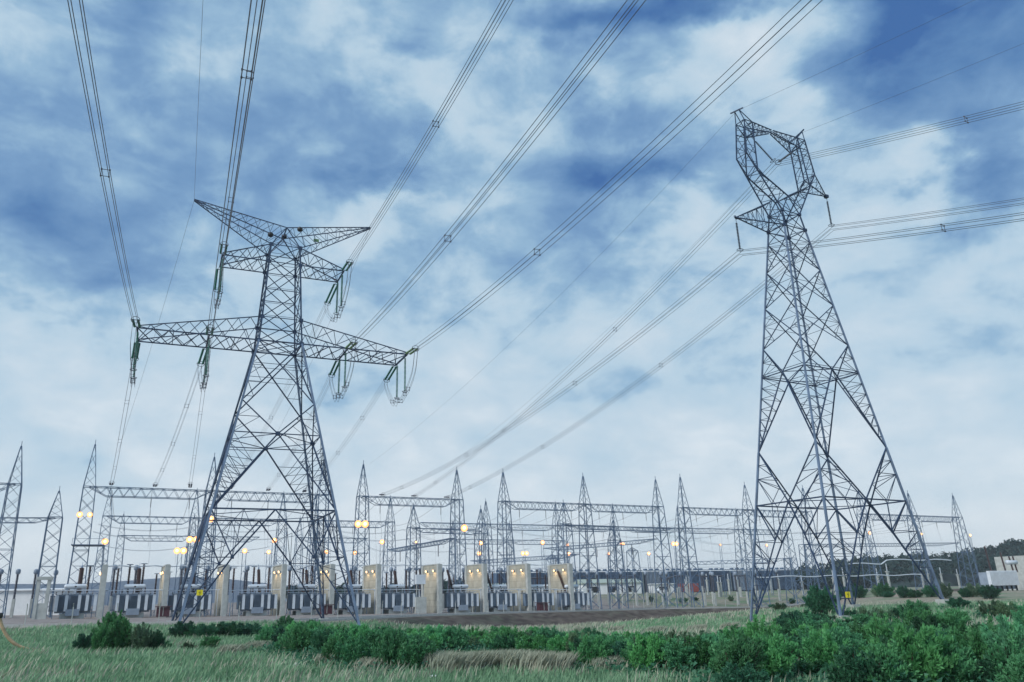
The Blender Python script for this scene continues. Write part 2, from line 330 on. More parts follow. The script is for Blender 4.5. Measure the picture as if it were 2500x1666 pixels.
cols = np.stack([yard.ravel(), soil.ravel(), np.maximum(trk, dirt2 * .8).ravel(), np.ones(X.size)], 1).astype(np.float32); ca.data.foreach_set('color', cols.ravel())
me.polygons.foreach_set('use_smooth', [True] * len(me.polygons))
gr = bpy.data.objects.new('ground', me); COL.objects.link(gr); tag(gr, None, None, kind='structure')

# perimeter kerb and service road on the yard edge
def strip(pts, w0, w1, h, M, name, dens=2.0):
    mb = MB(); P = []
    for (a, b_) in zip(pts[:-1], pts[1:]):
        n = max(1, int(math.hypot(b_[0] - a[0], b_[1] - a[1]) / dens))
        for i in range(n): P.append((a[0] + (b_[0] - a[0]) * i / n, a[1] + (b_[1] - a[1]) * i / n))
    P.append(pts[-1]); vs = []; fs = []
    for i, p in enumerate(P):
        a = P[max(0, i - 1)]; c = P[min(len(P) - 1, i + 1)]; d = V((c[0] - a[0], c[1] - a[1], 0)).normalized(); nn = V((-d.y, d.x, 0))
        for o_ in (w0, w1):
            q = V((p[0], p[1], 0)) + nn * o_; z = G(q.x, q.y)
            vs += [V((q.x, q.y, z - .3)), V((q.x, q.y, z + h))]
    for i in range(len(P) - 1):
        k = i * 4; fs += [(k + 1, k + 3, k + 7, k + 5), (k, k + 1, k + 5, k + 4), (k + 2, k + 6, k + 7, k + 3)]
    mb.add(vs, fs); return mb.build(name, M)
ep = [tuple(q) for q in EDGE[1:-1]]
tag(strip(ep, .2, .6, .22, mat('pale_kerb', (.45, .45, .43), .8, var=.1), 'kerb'), None, None, kind='structure')
tag(strip(ep, 1.2, 5.5, .05, mat('service_road', (.26, .25, .24), .9, var=.15, vscale=.8), 'service_road'), None, None, kind='structure')
tag(strip(ep, 6.3, 6.7, .2, bpy.data.materials['pale_kerb'], 'kerb'), None, None, kind='structure')

# ------------------------------------------------------------------ insulators
def ins_prof(Ln, r=.14, core=.05, pitch=.17):
    n = max(3, int(Ln / pitch)); pr = [(0, core)]
    for i in range(n):
        t0 = Ln * i / n; p = Ln / n
        pr += [(t0 + p * .15, core), (t0 + p * .35, r), (t0 + p * .6, r * .95), (t0 + p * .7, core)]
    pr.append((Ln, core)); return pr
def string(P, Q, label, group, M=GREEN, double=.45, yoke=True, lead=.5, r=.15, side=None):
    """insulator string(s) from steel at P to clamp at Q"""
    P, Q = V(P), V(Q); d = (Q - P); Ln = d.length; d.normalize()
    up = V((0, 0, 1)); x = side or (d.cross(up).normalized() if abs(d.z) < .97 else V((1, 0, 0)))
    root = empty('insulator_string', P, label, 'insulator', group)
    offs = (-double / 2, double / 2) if double else (0,)
    fit = MB(P)
    for o_ in offs:
        a = P + d * lead + x * o_; b_ = Q - d * .45 + x * o_
        mb = MB(P); mb.lathe(a, b_, ins_prof((b_ - a).length, r), 8); mb.build('insulator_discs', M, root, True)
        fit.bar(P, a, .06); fit.bar(b_, Q + x * o_ * .6, .05)
    if double:
        fit.bar(P + d * lead - x * double * .7, P + d * lead + x * double * .7, .09); fit.bar(Q - d * .4 - x * double * .9, Q - d * .4 + x * double * .9, .1)
    # grading ring
    c = Q - d * .35; y = d.cross(x).normalized(); rr = .38 if double else .3
    fit.tube([c + x * (rr * 1.25 * math.cos(k * PI / 5)) + y * (rr * math.sin(k * PI / 5)) for k in range(11)], .035, 4)
    fit.build('fittings', WIRE, root)
    return root
def bundle(pts_fn, n, label, group, cat='power line', r=.021, gap=.25, spac=(), M=WIRE, four=True, name='conductor_bundle'):
    P0 = V(pts_fn(0)); root = empty(name, P0, label, cat, group)
    pts = [V(pts_fn(i / n)) for i in range(n + 1)]
    d = (pts[-1] - pts[0]); d.z = 0; x = V((-d.y, d.x, 0)).normalized()
    offs = [(-gap, -gap), (gap, -gap), (gap, gap), (-gap, gap)] if four else [(-gap, 0), (gap, 0)]
    for (a, c) in offs:
        mb = MB(P0); mb.tube([p + x * a + V((0, 0, c)) for p in pts], r, 4); mb.build('wire', M, root)
    for s_ in spac:
        c = V(pts_fn(s_)); mb = MB(P0); g = gap; q = [c + x * a + V((0, 0, b_)) for a, b_ in ((-g, -g), (g, -g), (g, g), (-g, g))]
        h_ = gap * .55
        for i in range(4):
            i2 = (i + 1) % 4; mb.bar(q[i], q[i2], .05)
            mb.box(q[i], (.1, .1, .1))
        mb.build('spacer', M, root)
    return root
def span(P, Q, sag):
    P, Q = V(P), V(Q)
    return lambda t: P.lerp(Q, t) - V((0, 0, 4 * sag * t * (1 - t)))
def away(P, phi, s, c, T):
    P = V(P)
    return lambda t: P + V((-math.sin(phi), -math.cos(phi), 0)) * (t * T) + V((0, 0, s * t * T + c * (t * T) ** 2))

THK = .68
# ------------------------------------------------------------------ tower A (tension tower, left)
AX, AY = 12.822, 96.517
def A(x, y, z): return V((AX + x, AY + y, z))
S0, SLB, ZR, ZK, ZLB, ZLT, SLT, ZUB, SUB, ZUT, SUT = 9.16, 2.629, 12.11, 21.01, 33.04, 36.25, 2.402, 43.99, 1.995, 46.5, 1.854
LA, LI, LU, LP, ZP, WT, ZC, WC, WU, WI = 16.41, 8.45, 7.717, 11.685, 52.0, 2.68, 49.18, 1.79, 2.02, 2.56
def sA(z): return S0 + (SLB - S0) * z / ZLB
ta = empty('transmission_tower', A(0, 0, 0), 'wide steel lattice tension tower at left with two crossarm levels and green insulators', 'pylon')
FEET = {}
legs = [(-1, -1), (1, -1), (1, 1), (-1, 1)]
def la(sx, sy, z): s = sA(z); return A(sx * s, sy * s, z)
for sx, sy in legs:
    mb = MB(A(0, 0, 0)); x_, y_ = sx * S0, sy * S0
    g = G(AX + sx * 9.3, AY + sy * 9.3) - .3
    mb.bar(la(sx, sy, g), la(sx, sy, ZR), .4); mb.bar(la(sx, sy, ZR), la(sx, sy, ZLB), .34)
    mb.build('leg', STEELB, ta)
    mb = MB(A(0, 0, 0)); s = sA(g); mb.box(A(sx * s, sy * s, g + .1), (1.1, 1.1, .8)); mb.build('footing', CONC, ta)
body = MB(A(0, 0, 0)); fine = MB(A(0, 0, 0))
for k in range(4):
    (ax, ay), (bx, by) = legs[k], legs[(k + 1) % 4]
    a = lambda z: la(ax, ay, z); c = lambda z: la(bx, by, z); mid = lambda z: (a(z) + c(z)) / 2
    # ring chords
    for z, w_ in ((ZR, .24), (ZK, .16), (ZLB, .22)): body.bar(a(z), c(z), w_)
    # lower K: ring mid to feet, bent at a node
    for L_ in (a, c):
        foot = L_(-.2); node = mid(ZR).lerp(foot, .42) + (L_(ZR * .58) - mid(ZR * .58)) * .06
        body.bar(mid(ZR), node, .22); body.bar(node, foot, .2); body.bar(L_(ZR - .1), node, .17)
        body.bar(node, L_(node.z), .13)
        # sub bracing foot part
        fine.zig(foot, L_(node.z), foot, node, 4, .09); fine.zig(L_(node.z), L_(ZR), node, L_(ZR).lerp(node, .0), 2, .08)
        fine.zig(mid(ZR).lerp(node, .5), node, mid(ZR).lerp(L_(ZR), .45), L_(ZR).lerp(node, .55), 1, .08)
        q = (mid(ZR) + L_(ZR)) / 2; fine.bar(q, node, .1); fine.bar(q, (mid(ZR) + node) / 2, .08); fine.bar(q, (L_(ZR) + node) / 2, .08)
        # gusset
        body.box(node, (.34, .34, .34))
        # upper K: K node down to legs at ring
        body.bar(mid(ZK), L_(ZR + .1), .22)
        kk, rr = mid(ZK), L_(ZR + .1)
        fine.zig(L_(ZR + .5), L_(ZK), rr.lerp(kk, .05), kk.lerp(rr, .35), 6, .085)
        fine.bar(L_(ZK - 2.2), kk.lerp(rr, .25), .09)
        for j in range(1, 6):
            t_ = j / 6; p_ = rr.lerp(kk, t_ * .75); fine.bar(L_(ZR + (ZK - ZR) * t_ * .8), p_, .08)
        # K node up to legs at 26
        body.bar(mid(ZK), L_(25.0), .2)
        fine.bar(L_(23.), mid(ZK).lerp(L_(25.), .5), .09); fine.bar(L_(23.), mid(ZK).lerp(L_(25.), .75), .07); fine.bar(L_(ZK), mid(ZK).lerp(L_(25.), .5), .09)
    body.box(mid(ZK), (.5, .5, .45))
    body.xp(a(25.), a(ZLB), c(25.), c(ZLB), .2, .085)
    fine.bar(a(29.3), c(29.3), .07)
    # shaft above the lower arm
    pl = [(ZLB, SLB), (ZLT, SLT), (40.1, (SLT + SUB) / 2), (ZUB, SUB), (ZUT, SUT)]
    for (z0, s0), (z1, s1) in zip(pl[:-1], pl[1:]):
        P = [A(ax * s0, ay * s0, z0), A(ax * s1, ay * s1, z1), A(bx * s0, by * s0, z0), A(bx * s1, by * s1, z1)]
        body.bar(P[0], P[1], .26); body.xp(*P, .14, .0); body.bar(P[1], P[3], .12)
        fine.bar((P[0] + P[1]) / 2, (P[2] + P[3]) / 2, .06)
# diaphragm cross bracing and gussets
for z in (ZR, ZK, ZLB):
    M_ = [(la(*legs[k], z) + la(*legs[(k + 1) % 4], z)) / 2 for k in range(4)]
    for k in range(4): fine.bar(M_[k], M_[(k + 1) % 4], .12)
fine.bar(la(-1, -1, ZLB), la(1, 1, ZLB), .12); fine.bar(la(1, -1, ZLB), la(-1, 1, ZLB), .12)
for (sx, sy) in legs:
    for z, s in ((ZLB, SLB), (ZLT, SLT), (ZUB, SUB), (ZUT, SUT)): body.box(A(sx * s, sy * s, z), (.5, .2, .45))
body.build('shaft_bracing', STEEL, ta); fine.build('secondary_bracing', STEEL, ta)
for sx in (-1, 1):
    # lower crossarm
    mb = MB(A(0, 0, 0))
    ch = [(A(sx * SLB, -SLB, ZLB), A(sx * LA, -WT, ZLB)), (A(sx * SLB, SLB, ZLB), A(sx * LA, WT, ZLB)), (A(sx * SLT, SLT, ZLT), A(sx * LA, WT, ZLB + .25)), (A(sx * SLT, -SLT, ZLT), A(sx * LA, -WT, ZLB + .25))]
    for i, (p, q) in enumerate(ch): mb.bar(p, q, .2 if i < 2 else .16)
    for i, n, w_ in ((0, 4, .13), (1, 5, .1), (2, 5, .1), (3, 5, .1)):
        a_, b_ = ch[i], ch[(i + 1) % 4]; mb.zig(a_[0], a_[1], b_[0], b_[1], n, w_)
    mb.zig(ch[1][0], ch[1][1], ch[0][0], ch[0][1], 4, .12)
    mb.bar(A(sx * LA, -WT, ZLB), A(sx * LA, WT, ZLB), .28); mb.bar(A(sx * LI, -WI, ZLB), A(sx * LI, WI, ZLB), .26)
    for xx in (LI + 4, LI - 3): mb.bar(A(sx * xx, -WT, ZLB), A(sx * xx, WT, ZLB), .12)
    mb.build('lower_crossarm', STEEL, ta)
    mb = MB(A(0, 0, 0))
    ch = [(A(sx * SUB, -SUB, ZUB), A(sx * LU, -WU, ZUB)), (A(sx * SUB, SUB, ZUB), A(sx * LU, WU, ZUB)), (A(sx * SUT, SUT, ZUT), A(sx * LU, WU, ZUB + .25)), (A(sx * SUT, -SUT, ZUT), A(sx * LU, -WU, ZUB + .25))]
    for i, (p, q) in enumerate(ch):
        mb.bar(p, q, .17); b_ = ch[(i + 1) % 4]; mb.zig(p, q, b_[0], b_[1], 3 if i else 2, .1)
    mb.zig(ch[1][0], ch[1][1], ch[0][0], ch[0][1], 2, .1)
    mb.bar(A(sx * LU, -WU, ZUB), A(sx * LU, WU, ZUB), .24); mb.build('upper_crossarm', STEEL, ta)
    # earth wire peak
    mb = MB(A(0, 0, 0)); tip = A(sx * LP, 0, ZP)
    st = [A(sx * SUT, -SUT, ZUT), A(sx * SUT, SUT, ZUT), A(0, WC, ZC), A(0, -WC, ZC)]
    en = [tip + V((0, -.08, -.1)), tip + V((0, .08, -.1)), tip + V((0, .08, .05)), tip + V((0, -.08, .05))]
    for i in range(4): mb.bar(st[i], en[i], .15); mb.zig(st[i], en[i], st[(i + 1) % 4], en[(i + 1) % 4], 7, .07)
    for i in (0, 1): mb.bar(st[i], st[3 - i], .16); mb.bar(st[i], A(-sx * .1, (WC if i else -WC) * .4, ZC - .4), .08)
    mb.build('earth_wire_peak', STEEL, ta)
mb = MB(A(0, 0, 0)); mb.bar(A(0, -WC, ZC), A(0, WC, ZC), .2)
for k in range(4): mb.bar(A(legs[k][0] * SUT, legs[k][1] * SUT, ZUT), A(0, 0, ZC - 1.2), .09)
mb.build('peak_tie', STEEL, ta)
for (x_, y_, z_) in ((1.7, -WC, ZC + .05), (.2, WC, ZC + .35), (-1.9, -.6, ZUT + 1.9)):
    mb = MB(A(0, 0, 0)); c = A(x_, y_, z_)
    mb.lathe(c + V((0, 0, -.45)), c + V((0, 0, .45)), [(.1, .08), (.2, .26), (.33, .36), (.57, .36), (.7, .26), (.8, .08)], 12); mb.build('marker_ball', BLACK, ta, True)
mb = MB(A(0, 0, 0)); c = A(4.0, -1.3, 48.2); mb.box(c, (.7, .1, .4)); mb.build('aerial_number_plate', OLIVE, ta)
# yellow danger plate on the left legs
mb = MB(A(0, 0, 0)); c = la(-1, -1, 3.4) + V((1.15, -.25, 0)); mb.box(c, (.6, .05, .55)); pl_ = mb.build('warning_sign', YELLOW, ta)
mb = MB(A(0, 0, 0)); c2 = c + V((0, -.035, 0))
mb.bar(c2 + V((.08, 0, .2)), c2 + V((-.1, 0, 0)), .05, .02); mb.bar(c2 + V((-.1, 0, 0)), c2 + V((.08, 0, .02)), .05, .02); mb.bar(c2 + V((.08, 0, .02)), c2 + V((-.05, 0, -.2)), .05, .02)
mb.build('lightning_symbol', BLACK, pl_)
mb = MB(A(0, 0, 0)); mb.bar(c + V((-1.2, .2, .3)), c + V((.5, .05, .3)), .06); mb.build('sign_bracket', STEEL, ta)

# beam targets of the outgoing spans (gantry beams at z 23.9)
ROWY = lambda x: 166.6 + .055 * x
PHI = math.radians(2.0)
phases = [('left lower crossarm tip', -LA, WT, ZLB, GREEN, -7.5), ('inner left lower crossarm', -LI, WI, ZLB, GREEN, .2), ('left upper crossarm tip', -LU, WU, ZUB, GREEN, 6.8),
          ('right upper crossarm tip', LU, WU, ZUB, GREEN, 14.5), ('inner right lower crossarm', LI, WI, ZLB, OLIVE, 22.), ('right lower crossarm tip', LA, WT, ZLB, OLIVE, 29.5)]
SPF = {-LA: {ZLB: [.224, .5]}, -LI: {ZLB: [.31, .6]}, -LU: {ZUB: [.082, .221, .5]}, LU: {ZUB: [.214, .5]}, LI: {ZLB: [.215, .5]}, LA: {ZLB: [.215, .5]}}
for (nm, x_, wy, z_, gm_, bx_) in phases:
    # camera side
    P = A(x_, -wy, z_); fn = away(P, PHI, -.11, .0008, 175.)
    Q = V(fn(4.4 / 175))
    string(P, Q, 'short pair of %s insulators aimed at the viewer from the %s' % ('olive' if gm_ is OLIVE else 'green', nm), 'tension insulators of the left pylon', gm_, double=.55)
    fn2 = away(Q, PHI, -.105, .0008, 170.)
    bundle(fn2, 60, 'dark wires running overhead to the viewer from the %s' % nm, 'overhead wire bundles', spac=SPF[x_][z_], r=.024)
    # yard side
    P2 = A(x_, wy, z_); tgt = V((bx_, ROWY(bx_), 24.3 if True else 0)); full = span(P2, tgt, 1.6)
    T_ = (tgt - P2).length; Q2 = V(full(4.8 / T_))
    string(P2, Q2, 'steep pair of long green insulators on the yard side of the %s' % nm, 'tension insulators of the left pylon', GREEN, double=.5)
    Q3 = V(full(1 - 3.2 / T_))
    f3 = lambda t, full=full, T_=T_: full(4.8 / T_ + t * (1 - 8. / T_))
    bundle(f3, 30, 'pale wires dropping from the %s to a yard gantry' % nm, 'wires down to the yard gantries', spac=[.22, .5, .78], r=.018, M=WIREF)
    string(tgt - V((0, .9, 0)), Q3, 'slate insulators ending the wires from the %s' % nm, 'line-end insulators on the gantry beams', SLATE, double=.4, lead=.3)
    # jumper loop with two hanging strings
    sx = 1 if x_ > 0 else -1
    js = []
    for yy, lab in ((-wy * .8, 'near'), (wy * .55, 'far')):
        top = A(x_ - sx * .1, yy, z_ - .1); bot = top - V((0, 0, 5.2))
        string(top, bot, 'long %s green insulator hanging straight down at the %s' % (lab, nm), 'jumper insulators of the left pylon', GREEN, double=0, lead=.3); js.append(bot)
    K = [Q, Q + V((0, 1.0, -2.8)), js[0] + V((0, -1.2, .3)), js[0], (js[0] + js[1]) / 2 - V((0, 0, .5)), js[1], js[1] + V((0, 1.4, -.2)), Q2 + V((0, -.4, -1.2)), Q2]
    def jf(t, K=K):
        n = len(K) - 1; i = min(int(t * n), n - 1); u = t * n - i
        p0, p1, p2, p3 = K[max(i - 1, 0)], K[i], K[i + 1], K[min(i + 2, n)]
        return .5 * ((2 * p1) + (p2 - p0) * u + (2 * p0 - 5 * p1 + 4 * p2 - p3) * u * u + (3 * p1 - p0 - 3 * p2 + p3) * u ** 3)
    bundle(jf, 36, 'looping jumper wires slung under the %s' % nm, 'jumper loops of the left pylon', r=.02, spac=[.24, .375, .5, .625, .78], name='jumper_loop', cat='power line', gap=.2)
for sx in (-1, 1):
    P = A(sx * LP, 0, ZP); side = 'left' if sx < 0 else 'right'
    for nm, fn, n in (('towards the viewer', away(P, PHI, -.1, .0008, 175.), 60), ('down to the yard', span(P, V((AX - 6 + sx * 14, 168, 31)), 1.5), 24)):
        mb = MB(P); mb.tube([fn(i / n) for i in range(n + 1)], .016, 4)
        tag(mb.build('earth_wire', WIRE), 'thin single wire from the %s peak of the left pylon %s' % (side, nm), 'power line', 'thin earth wires')

THK = .62
# ------------------------------------------------------------------ tower B (right, window-headed)
BX, BY, BA, BZ = 62.95, 59.364, math.radians(5.164), .263
cB, sB_ = math.cos(BA), math.sin(BA)
def B(x, y, z): return V((BX + cB * x - sB_ * y, BY + sB_ * x + cB * y, BZ + z))
RAT = .679
def sb(z): return 7.469 + (1.653 - 7.469) * z / 40.43
tb = empty('transmission_tower', B(0, 0, 0), 'tall narrow lattice pylon at right with forked window head leaning over the bushes', 'pylon')
O = B(0, 0, 0)
fz = {(-1, -1): -.3, (1, -1): .75, (1, 1): .3, (-1, 1): -1.25}
def lb(sx, sy, z): s = sb(z); return B(sx * s, sy * s * RAT, z)
for sx, sy in legs:
    mb = MB(O); mb.bar(lb(sx, sy, fz[(sx, sy)] - .6), lb(sx, sy, 15.65), .3); mb.bar(lb(sx, sy, 15.65), lb(sx, sy, 40.43), .25); mb.build('leg', STEELB, tb)
    mb = MB(O); q = lb(sx, sy, fz[(sx, sy)]); mb.box((q.x, q.y, q.z - .3), (1, 1, 1)); mb.build('footing', CONC, tb)
body = MB(O); fine = MB(O)
Z1, Z2, Z3 = 10.256, 15.65, 23.565
lev = [26.7, 31.3, 35.5, 38.9, 40.43]
for k in range(4):
    (ax, ay), (bx, by) = legs[k], legs[(k + 1) % 4]
    a = lambda z: lb(ax, ay, z); c = lambda z: lb(bx, by, z); mid = lambda z: (a(z) + c(z)) / 2
    body.bar(a(Z1), c(Z1), .2); body.bar(a(Z3), c(Z3), .15); body.bar(a(Z3) + V((0, 0, .25)), c(Z3) + V((0, 0, .25)), .08)
    for L_, key in ((a, (ax, ay)), (c, (bx, by))):
        foot = L_(fz[key] - .3)
        n1_ = mid(Z1).lerp(foot, .3); n1_ = n1_ + (L_(n1_.z - BZ) - mid(n1_.z - BZ)) * .05
        body.bar(mid(Z1), n1_, .19); body.bar(n1_, foot, .17); body.bar(L_(Z1), n1_, .15); body.bar(n1_, L_(n1_.z - BZ), .1)
        q = (mid(Z1) + L_(Z1)) / 2; fine.bar(q, n1_, .08)
        body.bar(mid(Z1), L_(Z2), .17)
        fine.bar(L_(12.9), mid(Z1).lerp(L_(Z2), .5), .1); fine.bar(L_(12.9), mid(Z1).lerp(L_(Z2), .28), .09); fine.bar(q, L_(12.9), .08); fine.bar(q, mid(Z1).lerp(L_(Z2), .28), .08)
        fine.bar(L_(14.3), mid(Z1).lerp(L_(Z2), .75), .08); fine.bar(L_(14.3), mid(Z1).lerp(L_(Z2), .5), .08)
        # foot zig zag with real steps
        zz = [n1_.z - BZ + (foot.z - n1_.z) * j / 4 for j in range(5)]
        for j in range(4):
            p_, q_ = L_(zz[j]), n1_.lerp(foot, (j + .0) / 4); r_ = n1_.lerp(foot, (j + 1) / 4)
            fine.bar(p_, r_, .09); fine.bar(L_(zz[j + 1]), r_, .08)
            if j: fine.bar(q_, L_(zz[j - 1] * .5 + zz[j] * .5), .07)
        # inverted V from diaphragm to legs at Z2
        body.bar(mid(Z3), L_(Z2), .18)
        for j in range(1, 7):
            t_ = j / 7; p_ = mid(Z3).lerp(L_(Z2), t_); lz = Z3 + (Z2 - Z3) * t_
            fine.bar(p_, L_(lz), .075); fine.bar(p_, L_(lz + (Z3 - Z2) / 7), .075)
        body.bar(mid(Z3), L_(lev[0]), .15); fine.bar(L_(25.2), mid(Z3).lerp(L_(lev[0]), .5), .08)
        fine.bar(L_(Z3), mid(Z3).lerp(L_(lev[0]), .5), .07); fine.bar(L_(25.2), mid(Z3).lerp(L_(lev[0]), .75), .07)
    for z0, z1 in zip(lev[:-1], lev[1:]): body.xp(a(z0), a(z1), c(z0), c(z1), .13 if z1 < 40 else .1, .06 if z1 < 39 else 0)
    body.bar(a(40.43), c(40.43), .13)
M_ = [(lb(*legs[k], Z1) + lb(*legs[(k + 1) % 4], Z1)) / 2 for k in range(4)]
for k in range(4): fine.bar(M_[k], M_[(k + 1) % 4], .12)
M_ = [(lb(*legs[k], Z3) + lb(*legs[(k + 1) % 4], Z3)) / 2 for k in range(4)]
for k in range(4):
    fine.bar(M_[k], M_[(k + 1) % 4], .11)
    fine.zig(M_[k], M_[(k + 1) % 4], lb(*legs[(k + 1) % 4], Z3), lb(*legs[(k + 1) % 4], Z3), 3, .05)
# neck
n5 = {k: B(k[0] * 1.366, k[1] * .953, 42.41) for k in legs}; n4 = {k: lb(*k, 40.43) for k in legs}
for k in range(4):
    p, q = legs[k], legs[(k + 1) % 4]; body.bar(n4[p], n5[p], .2); body.xp(n4[p], n5[p], n4[q], n5[q], .1); body.bar(n5[p], n5[q], .12)
for k in legs: body.box(n4[k], (.3, .3, .32)); body.box(n5[k], (.28, .28, .32))
body.bar(n5[(-1, -1)], n5[(1, 1)], .1); body.bar(n5[(-1, 1)], n5[(1, -1)], .1)
body.build('shaft_bracing', STEEL, tb); fine.build('secondary_bracing', STEEL, tb)
KP = {s: B(0, s * .909, 44.49) for s in (-1, 1)}
for sx in (-1, 1):
    mb = MB(O); f2 = MB(O)
    oe = {s: B(sx * 5.504, s * .76, 48.69) for s in (-1, 1)}; ie = {s: B(sx * 4.2, s * .815, 46.80) for s in (-1, 1)}
    uo = {s: B(sx * 4.955, s * .633, 53.29) for s in (-1, 1)}; ui = {s: B(sx * 3.689, s * .633, 53.29) for s in (-1, 1)}; li = {s: B(sx * 3.689, s * .66, 51.92) for s in (-1, 1)}
    bot_o = {s: n5[(sx, s)] for s in (-1, 1)}
    A_ = [bot_o[-1], bot_o[1], KP[1], KP[-1]]; E_ = [oe[-1], oe[1], ie[1], ie[-1]]
    for i in range(4):
        mb.bar(A_[i], E_[i], .19)
        f2.zig(A_[i], E_[i], A_[(i + 1) % 4], E_[(i + 1) % 4], 4, .085)
    for s in (-1, 1): mb.bar(KP[s], n5[(sx, s)], .14); mb.bar(KP[s], bot_o[s], .1)
    T_ = [uo[-1], uo[1], ui[1], ui[-1]]
    for i in range(4):
        mb.bar(E_[i], T_[i], .18); f2.zig(E_[i], T_[i], E_[(i + 1) % 4], T_[(i + 1) % 4], 3, .08); mb.bar(T_[i], T_[(i + 1) % 4], .12); mb.bar(E_[i], E_[(i + 1) % 4], .1)
    for s in (-1, 1): mb.bar(li[s], uo[s], .1); mb.bar(li[s], B(sx * 5.0, s * .66, 51.9), .12)
    mb.bar(li[-1], li[1], .2); mb.build('fork_arm', STEEL, tb); f2.build('fork_lacing', STEEL, tb)
    # bow-tie bridge
    mb = MB(O); cen = [B(sx * .12, s_, z_) for s_, z_ in ((-.22, 53.5), (.22, 53.5), (.22, 53.25), (-.22, 53.25))]
    st = [ui[-1], ui[1], li[1], li[-1]]
    for i in range(4): mb.bar(st[i], cen[i], .15); mb.zig(st[i], cen[i], st[(i + 1) % 4], cen[(i + 1) % 4], 5, .06)
    mb.build('bridge_beam', STEEL, tb)
    # peak
    mb = MB(O)
    for i, q in enumerate(T_):
        tp = B(sx * 5.23, (.3 if i in (1, 2) else -.3), 54.74); mb.bar(q, tp, .12)
    mb.bar(B(sx * 5.0, -.75, 54.74), B(sx * 5.45, .75, 54.74), .2); mb.bar(B(sx * 5.23, -.3, 54.7), ui[-1], .06); mb.build('earth_wire_peak', STEEL, tb)
# low left arm and high right arm
mb = MB(O); tip = B(-7.807, 0, 40.46)
st = [n4[(-1, -1)], n4[(-1, 1)], n5[(-1, 1)].lerp(B(-5.5, .76, 48.7), .18), n5[(-1, -1)].lerp(B(-5.5, -.76, 48.7), .18)]
for i in range(4): mb.bar(st[i], tip, .16); mb.zig(st[i], tip, st[(i + 1) % 4], tip, 6, .06)
mb.bar(tip + V((-.3, -.2, 0)), tip + V((.3, .2, 0)), .3); mb.build('low_crossarm', STEEL, tb)
mb = MB(O); tip2 = B(7.987, 0, 46.74); l_ = {s: n5[(1, s)].lerp(B(5.504, s * .76, 48.69), .72) for s in (-1, 1)}
st = [B(5.504, -.76, 48.69), B(5.504, .76, 48.69), l_[1], l_[-1]]
for i in range(4): mb.bar(st[i], tip2, .15); mb.zig(st[i], tip2, st[(i + 1) % 4], tip2, 3, .06)
mb.box(tip2, (.4, .4, .35)); mb.build('high_crossarm', STEEL, tb)
# yellow plate near the centre leg
mb = MB(O); c = lb(-1, -1, 1.6) + V((1.1, -.1, 0)); mb.box(c, (.52, .05, .5)); pl_ = mb.build('warning_sign', YELLOW, tb)
mb = MB(O); c2 = c + V((0, -.035, 0))
mb.bar(c2 + V((.07, 0, .2)), c2 + V((-.09, 0, 0)), .05, .02); mb.bar(c2 + V((-.09, 0, 0)), c2 + V((.07, 0, .02)), .05, .02); mb.bar(c2 + V((.07, 0, .02)), c2 + V((-.05, 0, -.2)), .05, .02)
mb.build('lightning_symbol', BLACK, pl_)
mb = MB(O); mb.bar(c + V((-1.2, .1, .33)), c + V((.6, .03, .33)), .06); mb.bar(c + V((-1.2, .1, -.33)), c + V((.6, .03, -.33)), .06); mb.build('sign_bracket', STEEL, tb)
PHB = math.radians(-10.5)
iL, iR, iC = V((55.17, 58.66, 36.53)), V((70.9, 60.08, 42.85)), V((62.95, 59.36, 49.39))
string(tip - V((0, 0, .15)), iL, 'dark hanging insulator under the low left arm of the forked pylon', 'insulators of the forked pylon', DARKINS, double=0, r=.12)
string(tip2 - V((0, 0, .15)), iR, 'dark hanging insulator under the high right arm of the forked pylon', 'insulators of the forked pylon', DARKINS, double=0, r=.12)
for sx, nm in ((-1, 'left'), (1, 'right')):
    string(B(sx * 3.69, 0, 51.92), iC + V((sx * .15, 0, .1)), '%s half of the dark insulator V inside the window of the forked pylon' % nm, 'insulators of the forked pylon', DARKINS, double=0, r=.12, lead=1.0)
for P, nm, s_, bx_ in ((iL, 'low left arm', -.3, 46.5), (iC, 'window', -.3, 54.), (iR, 'high right arm', -.3, 62.)):
    mb = None
    bundle(away(P, PHB, s_, .0008, 200.), 50, 'pale wires leaving on the right from the %s of the forked pylon' % nm, 'wires right of the forked pylon', spac=[.1, .3], r=.022)
    tgt = V((bx_, ROWY(bx_) - 3.6, 24.)); bundle(span(P, tgt, 3.0), 60, 'long wires sloping down left from the %s of the forked pylon' % nm, 'wires from the forked pylon to the yard', spac=[.3, .62, .9], r=.022)
    string(V((bx_, ROWY(bx_), 24.3)) - V((0, .8, 0)), tgt, 'slate insulators ending the wires from the %s of the forked pylon' % nm, 'line-end insulators on the gantry beams', SLATE, double=.4, lead=.3)
for sx, nm in ((-1, 'left'), (1, 'right')):
    P = B(sx * 5.23, 0, 54.7)
    for fn, n, d_ in ((away(P, PHB, -.16, .0006, 200.), 40, 'off to the right'), (span(P, V((53 + 9 * sx, 169, 31)), 2.5), 40, 'down towards the yard')):
        mb = MB(P); mb.tube([fn(i / n) for i in range(n + 1)], .014, 4); tag(mb.build('earth_wire', WIRE), 'thin single wire from the %s peak of the forked pylon %s' % (nm, d_), 'power line', 'thin earth wires')

THK = .85
